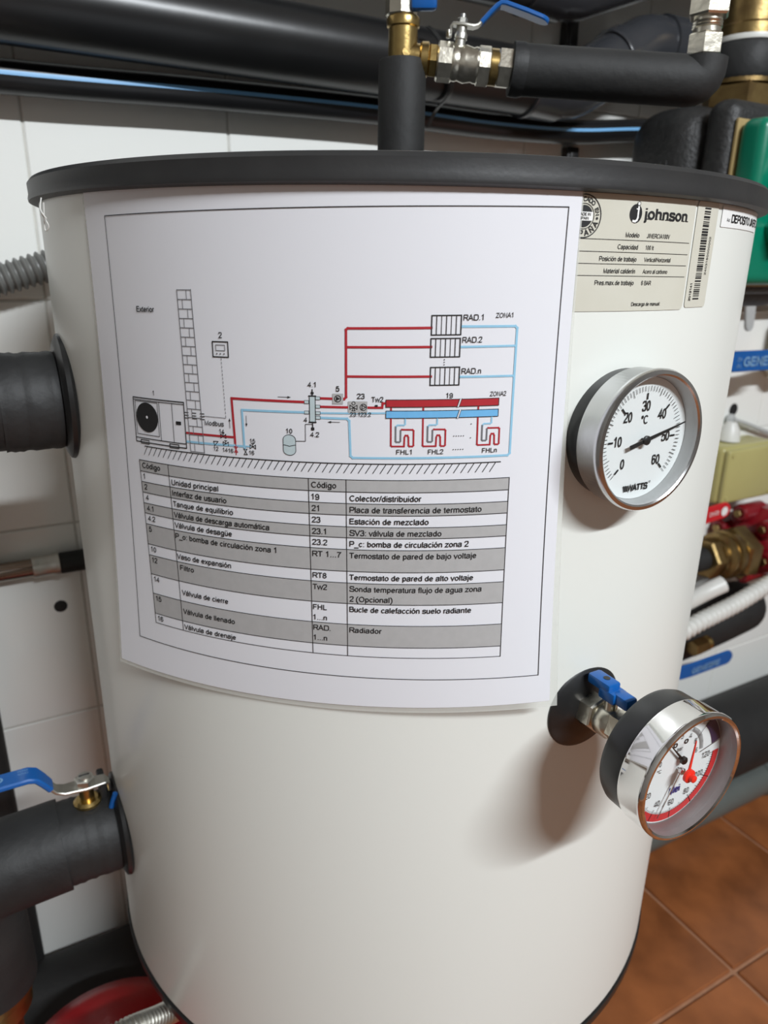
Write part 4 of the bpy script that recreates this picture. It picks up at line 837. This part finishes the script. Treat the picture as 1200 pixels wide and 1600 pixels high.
mk = MB(); put_text(mk, 'DN25', (-0.3470, -0.002, 0.74115), (-1, 0, 0), (0, -1, 0), 0.0022, align='R'); put_text(mk, 'PN30', (-0.3470, 0.002, 0.74115), (-1, 0, 0), (0, -1, 0), 0.0022, align='R')
mk.lathe([(0.0022, 0), (0.0036, 0)], (-0.3615, -0.004, 0.74115), (0, 0, 1), 18); mk.lathe([(0.0008, 0), (0.0015, 0)], (-0.3615, -0.004, 0.74115), (0, 0, 1), 14)
mk.build('grip_marking', M_MARK, gr, nosmooth=True)
MB().tube([(-0.2815, -0.018, 0.694), (-0.2790, -0.0185, 0.702), (-0.2770, -0.019, 0.7075)], 0.0022, 10).build('blue_stop', M_BLUE, lo_)
MB().box((-0.2850, 0.004, 0.698), (0.006, 0.022, 0.030), 0.002).build('foam_flap', M_FOAM2, lo_)

# ================================================================== other things at the wall behind and left of the tank
q = corrugated(spline([(XL, 0.27, 0.95), (-0.70, 0.272, 1.02), (-0.40, 0.272, 1.092), (-0.297, 0.272, 1.1205), (-0.254, 0.272, 1.1330), (-0.205, 0.280, 1.146), (-0.170, 0.300, 1.152)], 10), 0.0160, 0.0070, 0.0034, 22)
tag(q.build('corrugated_conduit', M_HOSEG), 'grey corrugated conduit on the tiles passing behind the tank', 'conduit')
cu = thing('copper_pipe', 'tarnished copper pipe with coupling along the tiles behind the tank', 'pipe', (-0.3, 0.272, 0.80))
MB().cyl((XL, 0.286, 0.8060), (0.9, 0.286, 0.8060), 0.0105, seg=24).build('tube', M_COPPER, cu)
MB().lathe([(0.0105, 0), (0.0125, 0.0), (0.0128, 0.004), (0.0122, 0.006), (0.0122, 0.02), (0.0135, 0.023), (0.0135, 0.028), (0.0105, 0.028)], (-0.3075, 0.286, 0.8060), (1, 0, 0), 24).build('coupling', M_ZINC, cu)
MB().lathe([(0.0105, 0), (0.0125, 0.001), (0.0125, 0.034), (0.0115, 0.038), (0.0105, 0.04)], (-0.279, 0.286, 0.8060), (1, 0, 0), 24).build('black_sleeve', M_FOAM2, cu)
tag(MB().cyl((-0.3855, 0.268, 0.256), (-0.3855, 0.268, 1.0), 0.0210, seg=28, bev=0.003).build('vertical_wall_pipe', M_FOAM), 'upright black foam pipe at the tiles behind the low lever valve', 'pipe')
big = thing('insulated_main', 'very thick black foam covered main low along the wall', 'pipe', (0, 0.212, 0.12))
MB().cyl((XL, 0.212, 0.2050), (XR, 0.212, 0.2050), 0.080, seg=48).build('foam_sleeve', M_FOAM, big)
for x in (-0.9, -0.1, 0.6, 1.6): MB().box((x, 0.292, 0.205), (0.05, 0.010, 0.22), 0.002).build('wall_plate', M_BLACK, big)
gp_ = thing('floor_drain_pipe', 'grey plastic pipe lying on the terracotta floor along the wall', 'pipe', (1.0, 0.21, 0))
MB().cyl((XL, 0.215, 0.0400), (XR, 0.215, 0.0400), 0.0400, seg=36).build('tube', M_PVC2, gp_)
sleeve(MB(), (1.10, 0.215, 0.04), (1.17, 0.215, 0.04), 0.04, 0.003).build('socket', M_PVC2, gp_)
# red expansion vessel
ve = thing('expansion_vessel', 'red enamelled expansion vessel standing on the floor under the tank', 'expansion vessel', (-0.310, -0.012, 0))
VX, VY = -0.310, -0.012
pf = [(0, 0.06), (0.08, 0.065), (0.115, 0.10), (0.128, 0.16), (0.130, 0.235), (0.133, 0.24), (0.133, 0.25), (0.130, 0.255), (0.128, 0.300), (0.119, 0.343), (0.098, 0.382), (0.065, 0.409), (0.028, 0.422), (0, 0.425)]
MB().lathe(pf, (VX, VY, 0), (0, 0, 1), 64).build('shell', mat('vessel_red_enamel', (0.42, 0.010, 0.016), 0.32, noise=(14, 0.5), bump=(40, 0.08), col2=(0.30, 0.008, 0.012)), ve)
for k in range(3):
    a = k * 2 * PI / 3 + 0.4; MB().box((VX + 0.08 * math.cos(a), VY + 0.08 * math.sin(a), 0.035), (0.03, 0.03, 0.07), 0.004).build('leg', M_RED, ve)
q = corrugated(spline([(-0.3965, -0.004, 0.460), (-0.3965, -0.014, 0.448), (-0.392, -0.05, 0.452), (-0.360, -0.083, 0.488), (-0.310, -0.085, 0.516), (-0.262, -0.070, 0.497), (-0.215, -0.045, 0.476), (-0.12, -0.02, 0.470)], 12), 0.0105, 0.0036, 0.0022, 18)
tag(q.build('steel_flex_hose', M_ZINC), 'shiny ribbed steel flexible hose passing over the red vessel', 'hose')

# ================================================================== pump group to the right of the tank
pu = thing('circulation_pump', 'green heating pump in black bead foam shell behind the tank', 'pump', (0.60, 0.15, 1.08))
shell_m = MB()
def shellblock(x0, x1, y0, y1, z0, z1, bev): shell_m.box(((x0 + x1) / 2, (y0 + y1) / 2, (z0 + z1) / 2), (x1 - x0, y1 - y0, z1 - z0), bev, None, 5)
shellblock(0.462, 0.74, 0.100, 0.215, 1.09, 1.334, 0.040)
sh = shell_m.build('rear_shell', M_EPS, pu)
shell_m = MB(); shellblock(0.478, 0.725, 0.060, 0.102, 1.11, 1.331, 0.018); shell_m.build('front_shell', M_EPS, pu)
for k in range(8): MB().box((0.4625, 0.135 + k * 0.0085, 1.262), (0.002, 0.003, 0.012), 0.0006).build('shell_rib', M_EPS, pu)
shell_m = MB(); shellblock(0.4862, 0.714, 0.0565, 0.0605, 1.12, 1.3075, 0.001); shell_m.build('gasket', M_TAN, pu)
shell_m = MB(); shellblock(0.487, 0.713, 0.020, 0.0565, 1.123, 1.306, 0.012); shell_m.build('motor_flange', M_GREEN, pu)
MB().lathe([(0, -0.01), (0.085, -0.01), (0.092, 0.0), (0.092, 0.012), (0.084, 0.018), (0.080, 0.06), (0.074, 0.078), (0.055, 0.090), (0, 0.092)], (0.600, 0.040, 1.225), (0, -1, 0), 48).build('motor_housing', M_GREEN, pu)
for k in range(8):
    a = k * PI / 4 + 0.5; c_ = V((0.600 + 0.086 * math.cos(a), 0.018, 1.225 + 0.086 * math.sin(a)))
    MB().box(c_, (0.018, 0.072, 0.024), 0.006, Matrix.Rotation(-a, 3, 'Y')).build('housing_rib', M_GREEN, pu)
MB().box((0.60, -0.048, 1.225), (0.09, 0.03, 0.07), 0.008).build('terminal_box', M_BLACK, pu)
pn = thing('pump_union', 'big brass union with foam covered stub above the green pump', 'pipe fitting', (0.60, 0.15, 1.336))
MB().hexa((0.60, 0.15, 1.336), (0.60, 0.15, 1.368), 0.047, 0.35).lathe([(0.03, 0), (0.044, 0), (0.044, 0.006), (0.03, 0.006)], (0.60, 0.15, 1.366), (0, 0, 1), 32).build('union_nut', M_BRASS2, pn)
MB().lathe([(0.028, 0), (0.044, 0), (0.046, 0.004), (0.046, 0.036), (0.042, 0.042), (0.028, 0.042)], (0.60, 0.15, 1.371), (0, 0, 1), 36).build('foam_collar', M_FOAM2, pn)
MB().lathe([(0.02, 0), (0.043, 0), (0.0435, 0.003), (0.043, 0.006), (0.02, 0.006)], (0.60, 0.15, 1.413), (0, 0, 1), 36).build('white_gasket', M_WHITE, pn)
MB().lathe([(0, 0), (0.041, 0), (0.041, 0.012), (0.038, 0.015), (0.038, 0.05), (0, 0.05)], (0.60, 0.15, 1.419), (0, 0, 1), 36).build('brass_flange', M_BRASS2, pn)
MB().cyl((0.60, 0.15, 1.468), (0.60, 0.15, H), 0.028, seg=28).build('riser_tube', M_FOAM, pn)
MB().cyl((0.60, 0.155, 1.088), (0.60, 0.155, 0.66), 0.026, seg=28).build('lower_tube', M_FOAM, pn)

# ================================================================== fittings on the wall right of the tank
wp = thing('white_wall_pipe', 'white plastic pipe along the wall above a blue lever', 'pipe', (1.2, 0.26, 1.09))
MB().cyl((0.62, 0.262, 1.1120), (XR, 0.262, 1.1120), 0.0175, seg=28).build('tube', M_WHITE, wp)
MB().lathe([(0.0175, 0), (0.0215, 0), (0.0215, 0.02), (0.0175, 0.02)], (0.845, 0.262, 1.112), (1, 0, 0), 28).build('socket', M_WHITE, wp)
tag(MB().cyl((0.62, 0.277, 1.0760), (XR, 0.277, 1.0760), 0.0070, seg=18).build('thin_brown_strip', M_COPPER), 'thin brownish strip directly under the white wall pipe', 'pipe')  # thin brown cylinder along the wall just below the white pipe
tag(MB().ribbon([(0.805, 0.238, 1.20), (0.815, 0.238, 1.12), (0.823, 0.238, 1.07), (0.826, 0.238, 1.052)], (1, 0, 0.2), [0.030, 0.028, 0.024, 0.020], 0.006, 5).box((0.806, 0.268, 1.185), (0.025, 0.064, 0.03), 0.004).build('grey_bracket', M_GREY), 'light grey hanging lever at the white wall pipe', 'lever')
def side_lever(name, lab, group, pivot, grip, wdt, mcol, textstr, tip_text_m, y, pipe_z, rend):
    """a lever on a valve; pivot and grip ends in the XZ plane at depth y; flat face towards the room"""
    px, pz = pivot; t = thing(name, lab, 'valve', (px, y + 0.03, pz - 0.03), group)
    d = (V((grip[0], 0, grip[1])) - V((px, 0, pz))); L = d.length; d.normalize(); n_ = V((-d.z, 0, d.x)); P0 = V((px, y, pz))
    MB().cyl((px, y + 0.05, pz), (px, y - 0.002, pz), 0.006, seg=16).hexa((px, y - 0.002, pz), (px, y - 0.008, pz), 0.008).build('stem', M_ZINC, t)
    MB().ribbon([P0, P0 + d * (L * 0.28), P0 + d * (L * 0.34) + V((0, -0.012, 0))], n_, [wdt * 0.8, wdt * 0.7, wdt * 0.8], 0.003).build('lever_plate', M_ZINC, t)
    g = MB().ribbon([P0 + d * (L * 0.32) + V((0, -0.009, 0)), P0 + d * (L * 0.40) + V((0, -0.018, 0)), P0 + d * (L * 0.5) + V((0, -0.020, 0)), P0 + d * (L - wdt / 2) + V((0, -0.020, 0))], n_, [wdt * 0.85, wdt, wdt, wdt], 0.006, rend).build('lever_grip', mcol, t)
    return t, g, P0, d, n_
# upper blue lever, pivot further right
t, g, P0, d, n_ = side_lever('blue_lever_valve', 'blue lever with pale lettering below the white wall pipe', None, (0.985, 0.9955), (0.735, 0.9985), 0.034, M_BLUE, '', None, 0.222, 1.0, 2)
MB().hexa((0.985, 0.27, 1.05), (0.985, 0.27, 0.95), 0.026, 0.2, 8).build('ball_body', M_NICKEL, t)
MB().cyl((0.985, 0.272, 1.045), (0.985, 0.272, 1.095), 0.016, seg=24).build('pipe_tail', M_COPPER, t)
mk = MB(); put_text(mk, 'GENEBRE', (0.7720, 0.1975, 0.9905), (1, 0, -0.012), (0.012, 0, 1), 0.0145, width=0.11, bold=0.0012); put_text(mk, 'DN', (0.756, 0.1975, 0.999), (1, 0, 0), (0, 0, 1), 0.006); put_text(mk, 'PN', (0.756, 0.1975, 0.988), (1, 0, 0), (0, 0, 1), 0.006)
mk.build('grip_lettering', M_MARK, g, nosmooth=True)
# red lever
t, g, P0, d, n_ = side_lever('red_lever_valve', 'red lever with white mark below the yellowed box', None, (0.60, 0.720), (0.808, 0.7375), 0.030, M_REDL, '', None, 0.222, 0.7, 5)
MB().hexa((0.57, 0.262, 0.715), (0.63, 0.262, 0.72), 0.024, 0.2, 8).build('ball_body', M_NICKEL, t)
mk = MB(); mk.lathe([(0, 0), (0.0085, 0.0)], (0.791, 0.1977, 0.7358), (0, -1, 0), 20); put_text(mk, 'DN25', (0.752, 0.1975, 0.731), (1, 0, 0.08), (-0.08, 0, 1), 0.007)
mk.build('grip_mark', M_WLABEL, g, nosmooth=True)
# lower blue lever
t, g, P0, d, n_ = side_lever('blue_lever_valve', 'blue lever with pale lettering just above the thick black main', None, (0.66, 0.4150), (0.897, 0.4160), 0.030, M_BLUE, '', None, 0.222, 0.4, 6)
MB().hexa((0.63, 0.272, 0.415), (0.69, 0.272, 0.415), 0.022, 0.2, 8).build('ball_body', M_NICKEL, t)
mk = MB(); put_text(mk, 'GENEBRE', (0.778, 0.1975, 0.4095), (1, 0, 0.004), (-0.004, 0, 1), 0.0115, width=0.080, bold=0.0008); mk.build('grip_lettering', M_MARK, g, nosmooth=True)
# yellowed junction box
jb = thing('junction_box', 'yellowed translucent plastic junction box on the tiled wall', 'junction box', (0.885, 0.25, 0.73))
MB().box((0.890, 0.268, 0.7850), (0.150, 0.064, 0.108), 0.010, None, 4).build('box_body', M_OLIVE, jb)
MB().box((0.890, 0.232, 0.7850), (0.142, 0.012, 0.100), 0.005, None, 3).build('box_cover', M_OLIVE, jb)
for sx in (-1, 1):
    for sz_ in (-1, 1): MB().cyl((0.890 + sx * 0.060, 0.227, 0.785 + sz_ * 0.040), (0.890 + sx * 0.060, 0.2245, 0.785 + sz_ * 0.040), 0.004, seg=12).build('cover_screw', M_OLIVE, jb)
cb = thing('sensor_cable', 'thin grey cable with clip above the yellowed box', 'cable', (0.9, 0.285, 0.86))
MB().tube(spline([(0.895, 0.286, 0.8745), (0.93, 0.286, 0.865), (1.00, 0.286, 0.8430), (1.10, 0.287, 0.815), (1.18, 0.288, 0.803), (1.20, 0.298, 0.80)], 8), 0.0042, 12).build('cable', M_GREY, cb)
MB().lathe([(0, 0), (0.010, 0.0), (0.011, 0.004), (0.008, 0.010), (0, 0.011)], (0.8975, 0.296, 0.8735), (0, -1, 0), 18).build('cable_clip', M_GREY, cb)
MB().lathe([(0, 0), (0.020, 0.0), (0.017, 0.02), (0.009, 0.034), (0, 0.036)], (0.872, 0.272, 0.8405), (0.05, 0, 1), 20).build('cable_gland', M_WHITE, cb)
# red cast pump and brass union
rp = thing('red_pump', 'dark red cast pump body beside a big brass union', 'pump', (0.96, 0.2, 0.56))
MB().lathe([(0, -0.05), (0.050, -0.048), (0.066, -0.03), (0.070, 0.0), (0.066, 0.03), (0.050, 0.045), (0.030, 0.055), (0, 0.057)], (0.962, 0.226, 0.645), (-1, -0.1, 0.1), 40).build('volute', M_RED, rp)
for k in range(6):
    a = k * PI / 3 + 0.25; c_ = V((0.925, 0.226 + 0.055 * math.sin(a), 0.645 + 0.060 * math.cos(a)))
    lug = MB().cyl(c_ + V((-0.03, 0, 0)), c_ + V((0.035, 0, 0)), 0.017, seg=18, bev=0.004).build('flange_lug', M_RED, rp)
    MB().hexa(c_ + V((-0.036, 0, 0)), c_ + V((-0.030, 0, 0)), 0.008).build('bolt', M_BRASS2, lug)
MB().cyl((0.90, 0.218, 0.644), (0.869, 0.212, 0.645), 0.030, seg=28).build('inlet_neck', M_RED, rp)
bu = thing('brass_union', 'dull brass union with rings beside the red pump', 'pipe fitting', (0.81, 0.205, 0.60))
MB().hexa((0.868, 0.205, 0.6430), (0.832, 0.205, 0.6450), 0.052, 0.5).build('union_nut', M_BRASS2, bu)
MB().lathe([(0.0, 0), (0.043, 0), (0.045, 0.004), (0.045, 0.016), (0.040, 0.018), (0.040, 0.024), (0.043, 0.026), (0.043, 0.034), (0.036, 0.038), (0.036, 0.05), (0, 0.05)], (0.833, 0.205, 0.6450), (-1, 0, 0.03), 36).build('ring_body', M_BRASS2, bu)
MB().hexa((0.786, 0.205, 0.647), (0.760, 0.205, 0.648), 0.038, 0.1).build('tail_hexagon', M_BRASS2, bu)
MB().cyl((0.765, 0.205, 0.648), (0.572, 0.205, 0.65), 0.022, seg=24).build('tail_tube', M_FOAM, bu)
# black foam elbow end on the wall and white corrugated hoses
fe = spline([(0.72, 0.245, 0.473), (0.78, 0.245, 0.475), (0.87, 0.245, 0.482), (0.955, 0.245, 0.492)], 8)
mb = MB().tube(fe, 0.052, 32); mb.lathe([(0.052 * math.cos(k * PI / 16), 0.052 * math.sin(k * PI / 16)) for k in range(9)], fe[-1], fe[-1] - fe[-3], 32)
tag(mb.build('foam_pipe_end', M_FOAM), 'round black foam pipe end behind the white ribbed hoses', 'pipe')
q = corrugated(spline([(0.60, 0.14, 0.545), (0.680, 0.138, 0.5670), (0.719, 0.138, 0.5735), (0.784, 0.138, 0.5840), (0.867, 0.138, 0.6040), (1.0, 0.128, 0.640), (1.2, 0.14, 0.665), (1.30, 0.20, 0.67), (1.32, 0.298, 0.67)], 12), 0.0158, 0.0122, 0.0042, 20)
tag(q.build('white_ribbed_hose', M_WHITE), 'white ribbed hose running across the black foam pipe end', 'hose')
tag(MB().tube(spline([(0.640, 0.195, 0.530), (0.662, 0.180, 0.5740), (0.684, 0.162, 0.5990), (0.708, 0.147, 0.6190), (0.735, 0.138, 0.6310)], 10), 0.0145, 20).build('white_smooth_hose', M_WHITE), 'short white smooth hose beneath the brass union', 'hose')
bf = thing('small_brass_fitting', 'small tarnished brass fitting under the white ribbed hose', 'pipe fitting', (0.80, 0.19, 0.44))
MB().hexa((0.735, 0.175, 0.486), (0.768, 0.175, 0.489), 0.0155, 0.3).build('hexagon', M_BRASS2, bf)
MB().lathe([(0, 0), (0.0125, 0), (0.0135, 0.003), (0.0135, 0.009), (0.011, 0.011), (0, 0.011)], (0.767, 0.175, 0.489), (1, 0, 0.08), 24).build('collar', M_BRASS, bf)
